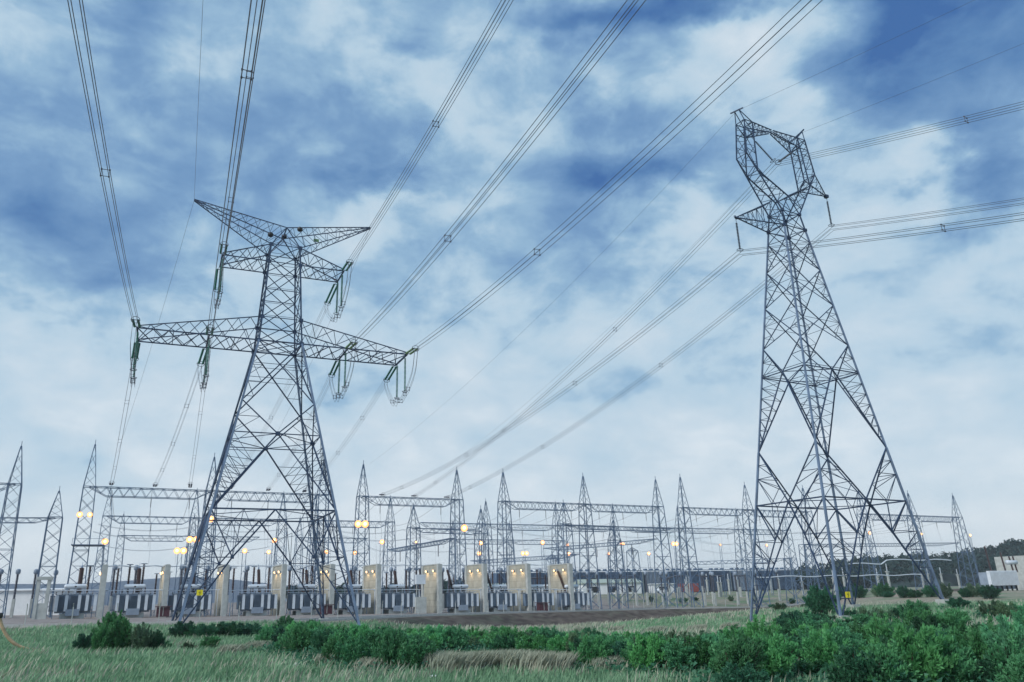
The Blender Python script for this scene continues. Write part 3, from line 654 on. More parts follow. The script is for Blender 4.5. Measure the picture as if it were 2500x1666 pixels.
# ------------------------------------------------------------------ substation gantries
def column_mesh(hb, ha, bw, bd, tw, flat=False):
    """lattice column: half widths bw x bd at the foot, tw at beam height hb, spire to ha"""
    m1 = MB(); q = [(-1, -1), (1, -1), (1, 1), (-1, 1)]; n = max(6, int(hb / 2.1))
    f = lambda k, z: V((q[k][0] * (bw + (tw - bw) * z / hb), q[k][1] * (bd + (tw - bd) * z / hb), z))
    for k in range(4):
        m1.bar(f(k, -2.5), f(k, hb), .19)
        for i in range(n):
            z0, z1 = hb * i / n, hb * (i + 1) / n; k2 = (k + 1) % 4
            if (i + k) % 2: m1.bar(f(k, z0), f(k2, z1), .095)
            else: m1.bar(f(k2, z0), f(k, z1), .095)
            if i % 2 == 0: m1.bar(f(k, z0), f(k2, z1), .07)
        m1.bar(f(k, hb), f((k + 1) % 4, hb), .14)
        m1.bar(f(k, hb * .5), f((k + 1) % 4, hb * .5), .1)
    m2 = MB()
    if ha > hb:
        for k in range(4):
            g = lambda k, t: V((q[k][0] * tw * (1 - t) + q[k][0] * .08 * t, q[k][1] * tw * (1 - t) + q[k][1] * .08 * t, hb + (ha - hb) * t))
            m2.bar(g(k, 0), g(k, 1), .14)
            for i in range(4): m2.bar(g(k, i / 4), g((k + 1) % 4, (i + 1) / 4), .07)
        m2.bar((0, 0, ha - .3), (0, 0, ha + .9), .12)
    return m1, m2
def column(x, y, z_beam, z_apex, label, group, w=(1.55, 2.3, 1.05), M=STEELF):
    g = G(x, y); root = empty('gantry_column', (x, y, g), label, 'gantry column', group, rz=.052)
    key = (round(z_beam - g), round(z_apex - g), w)
    if key not in column.cache:
        m1, m2 = column_mesh(key[0], key[1], *w); column.cache[key] = (m1.mesh('lattice_shaft', M), m2.mesh('spire', M) if m2.v else None)
    a, b_ = column.cache[key]; s_ = (z_beam - g) / key[0]
    o = bpy.data.objects.new('lattice_shaft', a); COL.objects.link(o); o.parent = root; o.scale = (1, 1, s_)
    if b_: o = bpy.data.objects.new('spire', b_); COL.objects.link(o); o.parent = root; o.scale = (1, 1, s_)
    return root
column.cache = {}
def beam(P, Q, label, group, wd=1.0, dp=1.7, n=None, M=STEELF, cw=.15):
    P, Q = V(P), V(Q); d = (Q - P); Ln = d.length; d.normalize(); x = V((-d.y, d.x, 0)).normalized(); n = n or int(Ln / 1.9)
    root = empty('gantry_beam', P, label, 'gantry beam', group); mb = MB(P); lc = MB(P)
    tp = lambda t, s: P + d * (t * Ln) + x * (s * wd)
    bt = lambda t, s: P + d * (t * Ln) + x * (s * wd * .9) - V((0, 0, dp * min(1, max(0.05, min(t, 1 - t) / .14))))
    for s in (-1, 1):
        mb.bar(tp(0, s), tp(1, s), cw); mb.bar(bt(0, s), bt(.14, s), cw * .8); mb.bar(bt(.14, s), bt(.86, s), cw); mb.bar(bt(.86, s), bt(1, s), cw * .8)
        for i in range(n):
            t0, t1 = i / n, (i + 1) / n; lc.bar(bt(t0, s), tp((t0 + t1) / 2, s), .085); lc.bar(tp((t0 + t1) / 2, s), bt(t1, s), .085)
    for i in range(n + 1):
        t0 = i / n; lc.bar(tp(t0, -1), tp(t0, 1), .08); lc.bar(tp(t0, -1), tp(min(1, t0 + 1 / n), 1), .07); lc.bar(bt(t0, -1), bt(t0, 1), .07)
    mb.build('chord', M, root); lc.build('lacing', M, root)
    return root
R1 = [(-23.5, 'first'), (-11.2, 'second'), (11, 'third'), (33.8, 'fourth'), (42.7, 'fifth'), (65.4, 'sixth'), (77.6, 'seventh'), (100.4, 'eighth'), (123.2, 'ninth'), (131.6, 'tenth'), (154.4, 'eleventh'), (223.3, 'thirteenth'), (245.5, 'last')]
for x_, nm in R1:
    column(x_, ROWY(x_), 23.9, 31, '%s tall spired column from the left in the front gantry row' % nm, 'front gantry columns')
def drops(P, Q, ts, zlow, who, grp='dropper wires'):
    P, Q = V(P), V(Q)
    for i, t_ in enumerate(ts):
        c = P.lerp(Q, t_) - V((0, 0, 1.7)); lo = V((c.x + .4, c.y - .5, zlow)); mid_ = c - V((0, 0, 1.9))
        root = empty('dropper', c, '%s thin wire hanging below the %s' % (('left', 'middle', 'right', 'extra')[i], who), 'dropper wire', grp)
        mb = MB(c); mb.lathe(c, mid_, ins_prof(1.9, .11, .045, .2), 6); mb.build('insulator_discs', SLATE, root, True)
        mb = MB(c); mb.tube([mid_, mid_.lerp(lo, .5) + V((.15, 0, 0)), lo], .032, 4); mb.build('wire', WIREF, root)
for (a, b_, nm) in ((-46, -23.5, 'beam leaving the left edge'), (-11.2, 11, 'beam left of the tension pylon'), (11, 33.8, 'beam seen through the tension pylon'), (42.7, 65.4, 'beam just right of the tension pylon'), (77.6, 100.4, 'centre beam'), (100.4, 123.2, 'beam right of the centre beam'), (131.6, 154.4, 'beam ending behind the forked pylon'), (154.4, 177, 'beam seen through the forked pylon'), (200.5, 223.3, 'beam right of the forked pylon'), (223.3, 245.5, 'rightmost beam')):
    P, Q = (a, ROWY(a), 23.9), (b_, ROWY(b_), 23.9)
    beam(P, Q, 'horizontal lattice %s in the front gantry row' % nm, 'front gantry beams')
    drops(P, Q, (.18, .5, .82), 13., 'front ' + nm)
column(177, ROWY(177), 23.9, 31, 'tall spired column of the front row seen through the forked pylon', 'front gantry columns')
column(200.5, ROWY(200.5), 23.9, 31, 'tall spired column of the front row just right of the forked pylon', 'front gantry columns')
ROW2 = lambda x: 222 + .055 * x
R2 = [-10, 11, 34, 43, 65.5, 97, 122.4, 145, 172.6, 200, 224]
for i, x_ in enumerate(R2):
    column(x_, ROW2(x_), 23.9, 31, 'pale spired column number %d from the left in the second gantry row' % (i + 1), 'second gantry row columns')
for i, (a, b_) in enumerate(((-10, 11), (11, 34), (43, 65.5), (75, 97), (97, 122.4), (122.4, 145), (150, 172.6), (172.6, 200), (200, 224))):
    P, Q = (a, ROW2(a), 23.9), (b_, ROW2(b_), 23.9); beam(P, Q, 'beam number %d from the left in the second gantry row' % (i + 1), 'second gantry row beams', n=10)
    drops(P, Q, (.2, .5, .8), 12., 'second-row beam number %d' % (i + 1), 'dropper wires of the second row')
ROW3 = lambda x: 285 + .055 * x
for i, (a, b_) in enumerate(((-8, 14), (14, 36), (50, 75), (110, 135), (135, 160))):
    P, Q = (a, ROW3(a), 23.9), (b_, ROW3(b_), 23.9); beam(P, Q, 'faint beam number %d from the left in the farthest gantry row' % (i + 1), 'far gantry beams', n=9)
    column(a, ROW3(a), 23.9, 31, 'faint spired column at the left end of far beam number %d' % (i + 1), 'far gantry columns')
# lower intermediate masts and girders running away from the viewer
for (x_, y_, zb, za, nm) in ((-16.4, 168, 18.3, 24, 'shorter spired mast between the two leftmost tall columns'), (57.9, 179.7, 18.3, 24, 'shorter spired mast left of the sixth tall column'), (92.1, 168, 18.6, 24.3, 'shorter spired mast left of the eighth tall column'),
                           (112, 178, 15.6, 20.5, 'shorter mast between the eighth and ninth tall columns'), (75., 179, 17, 23.5, 'shorter spired mast left of the seventh tall column'), (190, 192, 15.8, 15.9, 'flat-topped mast seen right of the forked pylon'), (135, 205, 14.5, 15, 'flat-topped mast behind the tenth tall column'), (103, 196, 12, 12.2, 'low flat-topped mast behind the eighth tall column'), (170, 178, 11, 11.1, 'low flat-topped mast inside the legs of the forked pylon')):
    column(x_, y_, zb, za, nm, 'intermediate masts', w=(1.5, 1.9, 1.2))
def girder(P, Q, nm, hang=3):
    r = beam(P, Q, nm, 'low girders running away from the viewer', wd=.6, dp=.9, cw=.12)
    P, Q = V(P), V(Q)
    for i in range(hang):
        c = P.lerp(Q, .2 + .3 * i) - V((0, 0, 1)); e = c - V((0, 0, 2.6)); mb = MB(c); mb.lathe(c, e, ins_prof(2.6, .15, .07, .25), 7); o = mb.build('hanging_insulator', SLATE, None, True)
        tag(o, '%s dark insulator hanging from the %s' % (('near', 'middle', 'far')[i], nm), 'insulator', 'insulators hanging from low girders')
girder((122.6, 174.5, 15.8), (110, 214, 15.8), 'girder left of the ninth tall column'); girder((64.6, 171, 15.3), (62, 214, 15.3), 'girder left of the sixth tall column')
girder((244.8, 181, 15.8), (190, 192, 15.8), 'girder reaching the rightmost column', 0); girder((170, 178, 11), (150, 200, 11), 'low girder behind the forked pylon legs', 2)
girder((99.6, 175, 12), (84, 208, 12), 'girder left of the eighth tall column', 2); girder((-16.4, 168, 18.2), (-40, 172, 18.2), 'girder at the far left mast', 0)
girder((57.9, 180, 18.2), (75, 179, 17.6), 'girder between two short masts near the centre', 0); girder((92.1, 168, 18.4), (126, 172, 18.2), 'girder crossing behind the eighth tall column', 0)
# strung busbars between rows
k_ = 0
for (a, b_) in ((-11.2, 11), (11, 33.8), (42.7, 65.4), (77.6, 100.4), (100.4, 123.2), (131.6, 154.4), (154.4, 177), (200.5, 223.3), (223.3, 245.5)):
    k_ += 1
    for j, t_ in enumerate((.18, .5, .82)):
        x_ = a + (b_ - a) * t_; P = V((x_, ROWY(x_), 23.4)); Q = V((x_, ROW2(x_), 23.4)); fn = span(P, Q, 2.6)
        mb = MB(P); mb.tube([fn(i / 14) for i in range(15)], .04, 4)
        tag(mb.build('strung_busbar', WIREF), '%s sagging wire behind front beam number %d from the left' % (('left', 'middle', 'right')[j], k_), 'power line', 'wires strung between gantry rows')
k_ = 0
for y_, z_ in ((190, 17.5), (206, 20.5), (243, 18.)):
    for (a, b_) in ((-11, 11), (11, 34), (43, 65), (65, 78), (78, 100), (100, 123), (132, 154), (154, 177), (200, 223)):
        k_ += 1; P = V((a, y_ + .055 * a, z_)); fn = span(P, V((b_, y_ + .055 * b_, z_)), 1.3); mb = MB(P)
        for dz_ in (0, 1.0): mb.tube([fn(i / 12) + V((0, dz_ * 2, 0)) for i in range(13)], .035, 4)
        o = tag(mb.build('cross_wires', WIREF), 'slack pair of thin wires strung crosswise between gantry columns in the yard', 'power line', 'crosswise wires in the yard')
# platform on the second column
x_, y_ = -11.2, ROWY(-11.2)
mb = MB((x_, y_, 13)); mb.box((x_ + 1.2, y_ - 1, 13), (5.5, 4.5, .12)); 
for dx_ in (-1.4, 1.2, 3.8): mb.bar((x_ + dx_, y_ - 3.2, 13), (x_ + dx_, y_ - 3.2, 14.1), .07)
mb.bar((x_ - 1.4, y_ - 3.2, 14.1), (x_ + 3.9, y_ - 3.2, 14.1), .07)
for (i, j) in ((3.8, -3.1), (3.8, 1.)): mb.bar((x_ + i, y_ + j, 13), (x_ + i + .6, y_ + j, 0), .16); mb.bar((x_ + i - 2.2, y_ + j, 6), (x_ + i, y_ + j, 12.9), .1)
tag(mb.build('work_platform', STEELF), 'grated grey platform fixed to the second tall column from the left', 'platform')

# ------------------------------------------------------------------ floodlights
def floodlight(x, y, z, nm, heads=2, M=LAMP, sc_=1.):
    root = empty('floodlight', (x, y, z), nm, 'floodlight', 'lit floodlights of the yard')
    mb = MB((x, y, z)); mb.bar((x - .75 * heads * .5, y, z - .35), (x + .75 * heads * .5, y, z - .35), .1); mb.bar((x, y, z - .35), (x, y + .9, z - .35), .1); mb.build('bracket', STEELF, root)
    for i in range(heads):
        xx = x + (i - (heads - 1) / 2) * .8 * sc_
        mb = MB((x, y, z)); mb.box((xx, y + .12, z), (.62 * sc_, .25, .55 * sc_)); hd = mb.build('lamp_housing', TANK, root)
        mb = MB((x, y, z)); mb.lathe((xx, y, z), (xx, y - .1, z - .01), [(0, .3 * sc_), (.1, .4 * sc_)], 14); mb.build('glowing_reflector', BOWL, hd)
        mb = MB((x, y, z)); mb.lathe((xx, y - .11, z), (xx, y - .4, z - .04), [(0, .2 * sc_), (.16, .18 * sc_), (.28, .08 * sc_)], 12); mb.build('lamp_glass', M, hd)
FL = [(-12.0, 163, 18.4, 'left floodlight high on the second tall column', 1, LAMP, 1.3), (-10.3, 163, 18.4, 'right floodlight high on the second tall column', 1, LAMP, 1.15), (-7.2, 163, 13.6, 'floodlight between the second column and the second-row mast', 1, LAMP, 1.4),
      (41.9, 166, 17.7, 'large double floodlight on the fifth tall column', 2, LAMP, 1.9), (66.2, 168, 17.3, 'large floodlight right of the sixth tall column', 1, LAMP, 2.0)]
for a in FL: floodlight(*a)
def mast(u_x, u_y, z, nm, M=LAMP, heads=2, sc_=1.):
    g = G(u_x, u_y); root = empty('floodlight_mast', (u_x, u_y, g), nm, 'floodlight mast', 'lit floodlight masts')
    mb = MB((u_x, u_y, g))
    for o_ in (-.35, .35):
        mb.cyl((u_x + o_, u_y, g - .5), (u_x + o_, u_y, z), .08, 6, .055)
    n = int((z - g) / 1.5)
    for i in range(n): mb.bar((u_x - .35, u_y, g + i * 1.5), (u_x + .35, u_y, g + i * 1.5 + 1.5), .045)
    mb.bar((u_x - .9, u_y, z - .1), (u_x + .9, u_y, z - .1), .09); mb.build('pole', STEELF, root)
    for i in range(heads):
        xx = u_x + (i - (heads - 1) / 2) * .8 * sc_
        mb = MB((u_x, u_y, g)); mb.box((xx, u_y, z + .2), (.6 * sc_, .25, .5 * sc_)); hd = mb.build('lamp_housing', TANK, root)
        mb = MB((u_x, u_y, g)); mb.lathe((xx, u_y - .12, z + .2), (xx, u_y - .24, z + .2), [(0, .3 * sc_), (.1, .4 * sc_)], 14); mb.build('glowing_reflector', BOWL, hd)
        mb = MB((u_x, u_y, g)); mb.lathe((xx, u_y - .25, z + .2), (xx, u_y - .5, z + .16), [(0, .2 * sc_), (.16, .18 * sc_), (.28, .08 * sc_)], 12); mb.build('lamp_glass', M, hd)
# rays of the camera, used only to place the lamps at true yard positions
MASTS = [(471, 1320.7, 158, 1.5, 2), (440, 1348, 160, 1.45, 2), (514, 1270.7, 150, 1.4, 1), (597, 1348, 168, 1.2, 1), (669.5, 1322.8, 165, 1.25, 1), (655.6, 1350.5, 185, 1.1, 1), (797, 1350.5, 175, 1.1, 1), (866, 1352.6, 185, 1.1, 1),
         (932, 1326, 176, 1.3, 1), (1173, 1328, 186, 1.4, 1), (1169, 1353.7, 180, 1.2, 1), (1280.4, 1353.7, 182, 1.3, 2), (1324, 1327, 188, 1.4, 1), (1384.5, 1332.4, 186, 1.0, 1), (1387.7, 1354.8, 186, 1.1, 1), (1519, 1330, 196, 1.0, 2),
         (1583, 1353.7, 196, 1.2, 1), (1647, 1330, 196, 1.5, 2), (1485, 1354, 200, .9, 1), (1758, 1332, 210, .8, 1), (1871, 1333, 205, 1.0, 1), (2122, 1303, 190, 1.4, 1), (2249.5, 1305.6, 190, 1.1, 1), (2367.6, 1308.7, 184, 1.1, 1), (1015, 1326, 180, .6, 1)]
for i, (u_, v_, Yd, s_, hd_) in enumerate(MASTS):
    d = Fv * 1891.481 + Rv * (u_ - 1172.61) - Uv * (v_ - 833); q = d * (Yd / d.y); q.z += H
    mast(q.x, q.y, q.z, 'slim lit floodlight mast, %s from the left among the masts' % (['first', 'second', 'third', 'fourth', 'fifth', 'sixth', 'seventh', 'eighth', 'ninth', 'tenth', 'eleventh', 'twelfth', 'thirteenth', 'fourteenth', 'fifteenth', 'sixteenth', 'seventeenth', 'eighteenth', 'nineteenth', 'twentieth', 'twenty-first', 'twenty-second', 'twenty-third', 'twenty-fourth', 'twenty-fifth'][sorted(range(25), key=lambda k: MASTS[k][0]).index(i)]), LAMP if s_ > 1 else LAMPB, hd_, s_)

THK = 1.0
# ------------------------------------------------------------------ firewalls and transformers
ORD = ['first', 'second', 'third', 'fourth', 'fifth', 'sixth', 'seventh', 'eighth', 'ninth', 'tenth', 'eleventh']
WX = [-5.6, 4.2, 14.0, 24.2, 33.2, 42.3, 55.0, 65.0, 75.2, 85.6]
WY = lambda x: 149.0 + .055 * (x + 5)
for i, x_ in enumerate(WX):
    y0 = WY(x_); g = G(x_, y0 + 4) - .1; top = 8.7; Ln = 8.3
    root = empty('firewall', (x_, y0, g), '%s firewall slab from the left, %s' % (ORD[i], 'seen nearly edge-on' if i < 3 else 'beige face lit by two wall lamps'), 'firewall', 'firewall slabs between transformers', rz=.052)
    mb = MB(); mb.box((-.45, Ln / 2 + .5, (top - g) / 2), (.42, Ln - .9, top - g)); mb.build('panel', FIRE, root)
    for ye_ in (.02, Ln + .1): mb = MB(); mb.box((-.45, ye_, (top - g) / 2 + .05), (.85, .9, top - g + .1)); mb.build('end_post', CONC, root)
    mb = MB(); mb.box((-.45, Ln / 2, top - g + .12), (.62, Ln - .6, .2)); mb.build('coping', CONC, root)
    for yy in (1.9, 5.8):
        mb = MB(); mb.box((-.82, yy, top - g - 1.1), (.3, .42, .34)); lm = mb.build('wall_lamp', TANK, root)
        mb = MB(); mb.lathe((-.98, yy, top - g - 1.1), (-1.16, yy, top - g - 1.2), [(0, .19), (.12, .21), (.2, .1)], 10); mb.build('lamp_glass', LAMPW, lm)
        ld = bpy.data.lights.new('wall_lamp_light', 'SPOT'); ld.energy = 75; ld.color = (1, .62, .26); ld.shadow_soft_size = .12; ld.spot_size = math.radians(150); ld.spot_blend = .6
        lo = bpy.data.objects.new('wall_lamp_light', ld); COL.objects.link(lo); lo.parent = root; lo.location = (-1.35, yy, top - g - 1.2); lo.rotation_euler = (0, math.radians(-12), 0)
# transformer prototype, origin on ground, front towards -Y
def transformer(label):
    r = empty('power_transformer', (0, 0, 0), label, 'transformer', 'transformers between the firewalls', rz=.052)
    mb = MB(); mb.box((0, 1.6, .45), (3.4, 3.2, 1.1)); mb.build('base', CONC, r)
    mb = MB(); mb.box((0, 1.9, 2.9), (5.0, 2.4, 3.6)); mb.box((0, -.05, 1.2), (1.9, .9, 1.3)); mb.box((-.0, 1.9, 4.75), (5.3, 2.7, .12)); mb.build('tank', TANK, r)
    for k, x_ in enumerate((-2.95, -1.75, -.0, 1.25, 2.45)):
        wd = .62 if k != 2 else .95
        rad = MB(); n = 7 if k != 2 else 10
        for j in range(n): rad.box((x_ - wd / 2 + wd * j / (n - 1), .1, 3.0), (.035, 1.1, 3.05))
        rad.cyl((x_ - wd / 2, .15, 4.45), (x_ + wd / 2, .15, 4.45), .1); rad.cyl((x_ - wd / 2, .15, 1.6), (x_ + wd / 2, .15, 1.6), .1); rad.build('radiator', FIN, r)
    for x_ in (-2.33, -1.0, .78, 1.86, 3.0):
        p = MB(); p.box((x_, -.42, 3.0), (.44, .1, 3.1)); p.box((x_, -.42, 4.6), (.36, .2, .1)); p.build('cooler_panel', PAINT, r)
    mb = MB()
    for x_ in (-2.7, -1.2, 1.2, 2.7): mb.bar((x_, .2, 0), (x_, .2, 1.5), .1)
    mb.build('support_leg', STEELF, r)
    c = MB(); c.lathe((-1.6, .9, 6.35), (1.6, .9, 6.35), [(0, .25), (.1, .42), (.25, .48), (2.95, .48), (3.1, .42), (3.2, .25)], 14); c.box((0, .42, 6.3), (.3, .06, .3)); cn = c.build('conservator', PAINT, r, True)
    mb = MB(); mb.lathe((0, .38, 6.3), (0, .34, 6.3), [(0, .16), (.04, .16)], 10); mb.build('gauge', BLACK, cn)
    p = MB()
    p.tube([(-4.6, .4, 5.55), (4.6, .4, 5.55)], .09, 6); p.tube([(-1.2, .9, 5.95), (-1.2, 1.2, 4.8)], .07, 5); p.tube([(1.2, .9, 5.95), (1.2, 1.2, 4.8)], .07, 5)
    p.tube([(0, .9, 5.9), (0, .6, 4.9), (.5, 1, 4.8)], .12, 6); p.tube([(-3.2, .6, 5.0), (3.2, .6, 5.0)], .06, 5)
    for x_ in (-4.3, 4.3): p.bar((x_, .4, 0), (x_, .4, 5.5), .12)
    p.build('pipework', PAINT, r)
    for i in range(7):
        x_ = -2.6 + .85 * i; mb = MB(); hh = .5 + .5 * ((i * 7) % 3); mb.lathe((x_, 2.2, 4.8), (x_, 2.2, 4.8 + hh), ins_prof(hh, .12, .07, .14), 7); mb.build('small_bushing', BROWN, r, True)
    return r
def main_bushing(x, y, tilt, z0=4.9, Ln=4.6, parent=None, rr=.30):
    mb = MB(); a = V((x, y, z0 - .4)); b_ = a + V((tilt, .35, 1)).normalized() * Ln
    mb.lathe(a, b_, [(0, rr * .95), (.5, rr * .95)] + [(t_ + .5, r_) for t_, r_ in ins_prof(Ln - .7, rr, rr * .72, .22)], 10); o = mb.build('main_bushing', BROWN, parent, True)
    mb = MB(); d = (b_ - a).normalized(); mb.cyl(b_ - d * .1, b_ + d * .35, .13); mb.cyl(b_ + d * .3, b_ + d * 1.1, .035); mb.build('bushing_cap', STEELB, o)
TX = [-10.1, -1.1, 7.9, 17.9, 26.8, 35.5, 44.5, 56.4, 65.2, 74.0, 82.8]
TX = [t_ + (0 if i < 3 else 1.4 if i < 7 else 3.2) for i, t_ in enumerate(TX)]
tx0 = transformer('first transformer from the left, beside the pale concrete portal')
t_list = []
for i, x_ in enumerate(TX):
    y_ = WY(x_) + .2; g = G(x_, y_)
    lab = '%s transformer from the left in the row of grey finned transformers' % ORD[i]
    o = tx0 if i == 0 else dup(tx0, (0, 0, 0), .052, lab)
    if i == 0: o['label'] = lab
    o.location = (x_, y_, g); o.scale = (1.06, 1, .79); t_list.append(o)
for i, o in enumerate(t_list):
    if i < 7: main_bushing(.5, 1.6, 0, parent=o, Ln=6.2, rr=.36 if i < 2 else .3)
    else: main_bushing(-1.2, 1.2, -.09, parent=o, Ln=6.6, rr=.27)
# pale concrete portal at the left end
x_, y_ = -14.6, 147; g = G(x_, y_)
mb = MB((x_, y_, g)); mb.box((x_ - .75, y_, g + 2.9), (.5, .7, 6.2)); mb.box((x_ + .75, y_, g + 2.9), (.5, .7, 6.2)); mb.box((x_, y_, g + 6.2), (2.4, .9, .5)); mb.box((x_, y_, g + 1.2), (1.0, .5, 2.4))
tag(mb.build('concrete_portal', CONC), 'pale concrete frame with an opening at the left end of the transformer row', 'concrete frame')
# maroon fire cabinets
for (x_, nm, y_) in ((3.6, 'maroon fire cabinet with a flat hood by the third firewall', 146), (31.2, 'maroon fire cabinet behind the right foot of the tension pylon', 148), (76.6, 'maroon fire cabinet in front of the tenth transformer', 151)):
    g = G(x_, y_); r = empty('fire_cabinet', (x_, y_, g), nm, 'cabinet', 'maroon fire cabinets')
    mb = MB((x_, y_, g)); mb.box((x_, y_, g + .9), (2.0, 1.4, 1.5)); mb.build('cabinet_body', MAROON, r)
    mb = MB((x_, y_, g)); mb.box((x_, y_, g + 1.75), (2.6, 1.9, .12)); mb.build('hood', MAROON, r)
    mb = MB((x_, y_, g)); mb.box((x_, y_ - .72, g + 1.1), (.08, .06, 1.6)); mb.build('door_post', CONC, r)
# white switch kiosk on posts
x_, y_ = 50.4, 152; g = G(x_, y_); r = empty('switch_kiosk', (x_, y_, g), 'white box raised on posts between the sixth and seventh firewall', 'kiosk')
mb = MB((x_, y_, g)); mb.box((x_, y_, g + 6.3), (1.9, 1.2, 1.8)); mb.build('box_body', PAINT, r)
mb = MB((x_, y_, g))
for i in (-.7, .7): mb.bar((x_ + i, y_, g), (x_ + i, y_, g + 5.4), .15)
mb.box((x_, y_, g + 1.5), (2.2, 1.5, 3)); mb.build('stand', CONC, r)

# ------------------------------------------------------------------ switchyard apparatus behind the transformers
def post(kind):
    r = empty('post_insulator', (0, 0, 0), 'x', 'insulator post', 'x')
    if kind == 0:
        mb = MB(); mb.bar((-.25, 0, 0), (-.18, 0, 3.6), .1); mb.bar((.25, 0, 0), (.18, 0, 3.6), .1)
        for i in range(4): mb.bar((-.22, 0, i * .9), (.22, 0, i * .9 + .9), .05)
        mb.build('stand', STEELF, r); mb = MB(); mb.lathe((0, 0, 3.6), (0, 0, 7.6), ins_prof(4, .21, .13, .25), 7); mb.build('insulator_discs', BROWN, r, True)
        mb = MB(); mb.tube([(.45 * math.cos(a * PI / 5), .45 * math.sin(a * PI / 5), 7.7) for a in range(11)], .05, 4); mb.build('grading_ring', STEELF, r)
    elif kind == 1:
        mb = MB(); mb.box((0, 0, 1.5), (.45, .45, 3)); mb.build('stand', CONC, r)
        mb = MB(); mb.lathe((0, 0, 3), (0, 0, 7.0), ins_prof(4, .24, .15, .25), 7); mb.build('insulator_discs', SLATE, r, True)
        mb = MB(); mb.lathe((0, 0, 7), (0, 0, 7.9), [(0, .25), (.2, .4), (.7, .4), (.9, .2)], 8); mb.build('head', TANK, r, True)
    elif kind == 2:
        mb = MB(); mb.box((0, 0, 1.4), (.5, .5, 2.8)); mb.build('stand', CONC, r)
        mb = MB(); mb.lathe((0, 0, 2.8), (0, 0, 5.6), ins_prof(2.8, .2, .13, .22), 7); mb.build('insulator_discs', SLATE, r, True)
        mb = MB(); mb.lathe((-1.6, 0, 5.9), (1.6, 0, 5.9), ins_prof(3.2, .22, .14, .22), 7); mb.build('interrupter', SLATE, r, True)
    else:
        mb = MB(); mb.box((0, 0, 2.6), (.55, .55, 5.2)); mb.box((0, 0, 5.35), (.9, .9, .3)); mb.build('stand', CONC, r)
        mb = MB(); mb.lathe((0, 0, 5.5), (0, 0, 7.7), ins_prof(2.2, .2, .13, .22), 7); mb.build('insulator_discs', PAINT, r, True)
    return r
protos = [post(k) for k in range(4)]
plab = ['brown insulator post on a lattice stand', 'slate insulator post with a domed head on concrete', 'breaker post with a crosswise interrupter', 'pale insulator post on a tall concrete pillar']
used = [False] * 4
def put(k, x, y, zone, s=1., name=None):
    lab = plab[k] + ' ' + zone; grp = plab[k].split(' on ')[0] + 's ' + zone; loc = (x, y, G(x, y))
    if not used[k]: o = protos[k]; used[k] = True; o.location = loc; o.scale = (s,) * 3; o['label'] = lab; o['group'] = grp
    else: o = dup(protos[k], loc, random.uniform(-.2, .2), lab, grp, s)
for x_ in np.arange(-9, 96, 2.3): put(0, x_ + random.uniform(-.5, .5), WY(x_) + 15 + random.uniform(0, 6), 'just behind the transformer row', random.uniform(1.0, 1.25))
for x_ in np.arange(-6, 100, 4.6): put(1, x_ + random.uniform(-1, 1), WY(x_) + 27 + random.uniform(0, 7), 'behind the transformer row', 1.25)
for x_ in np.arange(100, 175, 3.9): put(1, x_ + random.uniform(-1, 1), 188 + random.uniform(0, 8), 'right of the transformer row', 1.15)
for x_ in np.arange(104, 180, 4.3): put(2, x_ + random.uniform(-1, 1), 206 + random.uniform(0, 12), 'right of the transformer row', 1.1)
for x_ in np.arange(-34, -14, 3.): put(1, x_, 175 + random.uniform(0, 8), 'at the far left of the yard', 1.1)
for x_ in np.arange(186, 250, 6.): put(3, x_ + random.uniform(-1, 1), 184 + random.uniform(-4, 8), 'in the bushes right of the forked pylon', random.uniform(.8, 1.1))
for x_ in np.arange(150, 205, 4.): put(3, x_ + random.uniform(-1, 1), 214 + random.uniform(-4, 8), 'inside the legs of the forked pylon', random.uniform(.7, .9))
# tube busbars on the posts behind the row
for i, (y_, z_) in enumerate(((166, 9.3), (180, 9.8), (198, 9.7))):
    mb = MB((40, y_, z_)); xs = np.arange(-12, 98, 2.) if i < 2 else np.arange(98, 180, 2.)
    mb.tube([(x_, y_ + .055 * x_ - .3, z_ + .12 * math.sin(x_)) for x_ in xs], .07, 5)
    tag(mb.build('tube_busbar', PAINT), ('pale tube busbar close behind the transformers', 'pale tube busbar farther behind the transformers', 'pale tube busbar right of the transformer row')[i], 'busbar')
# big blue banks in the distance
for i in range(13):
    x_ = 132 + i * 11.5; y_ = 292 + .09 * i * 11 - i * 1.0; g = G(x_, y_)
    r = empty('reactor_bank', (x_, y_, g), 'dark blue slatted bank number %d from the left beyond the yard' % (i + 1), 'reactor bank', 'dark blue banks beyond the yard')
    mb = MB((x_, y_, g)); mb.box((x_, y_, g + 4.6), (9.6, 5, 8.4)); mb.build('bank_body', BANK, r)
    mb = MB((x_, y_, g))
    for j in range(15): mb.box((x_ - 4.6 + j * .66, y_ - 2.75, g + 4.6), (.2, .5, 8.2))
    mb.build('slat', BANK if i % 4 != 2 else TANK, r)
    mb = MB((x_, y_, g)); mb.bar((x_ - 5, y_ - 2.8, g + 9.2), (x_ + 5.2, y_ - 2.8, g + 9.2), .3); 
    for j in range(3): mb.box((x_ - 3 + j * 3, y_, g + 9.6), (1.2, 1.2, .8)) 
    mb.build('top_rail', STEELF, r)
    mb = MB((x_, y_, g)); mb.box((x_ + 5.35, y_ - 1.5, g + 4.4), (.9, 1.5, 8.8)); mb.build('divider_pillar', DARK if i in (4, 8) else CONC, r)
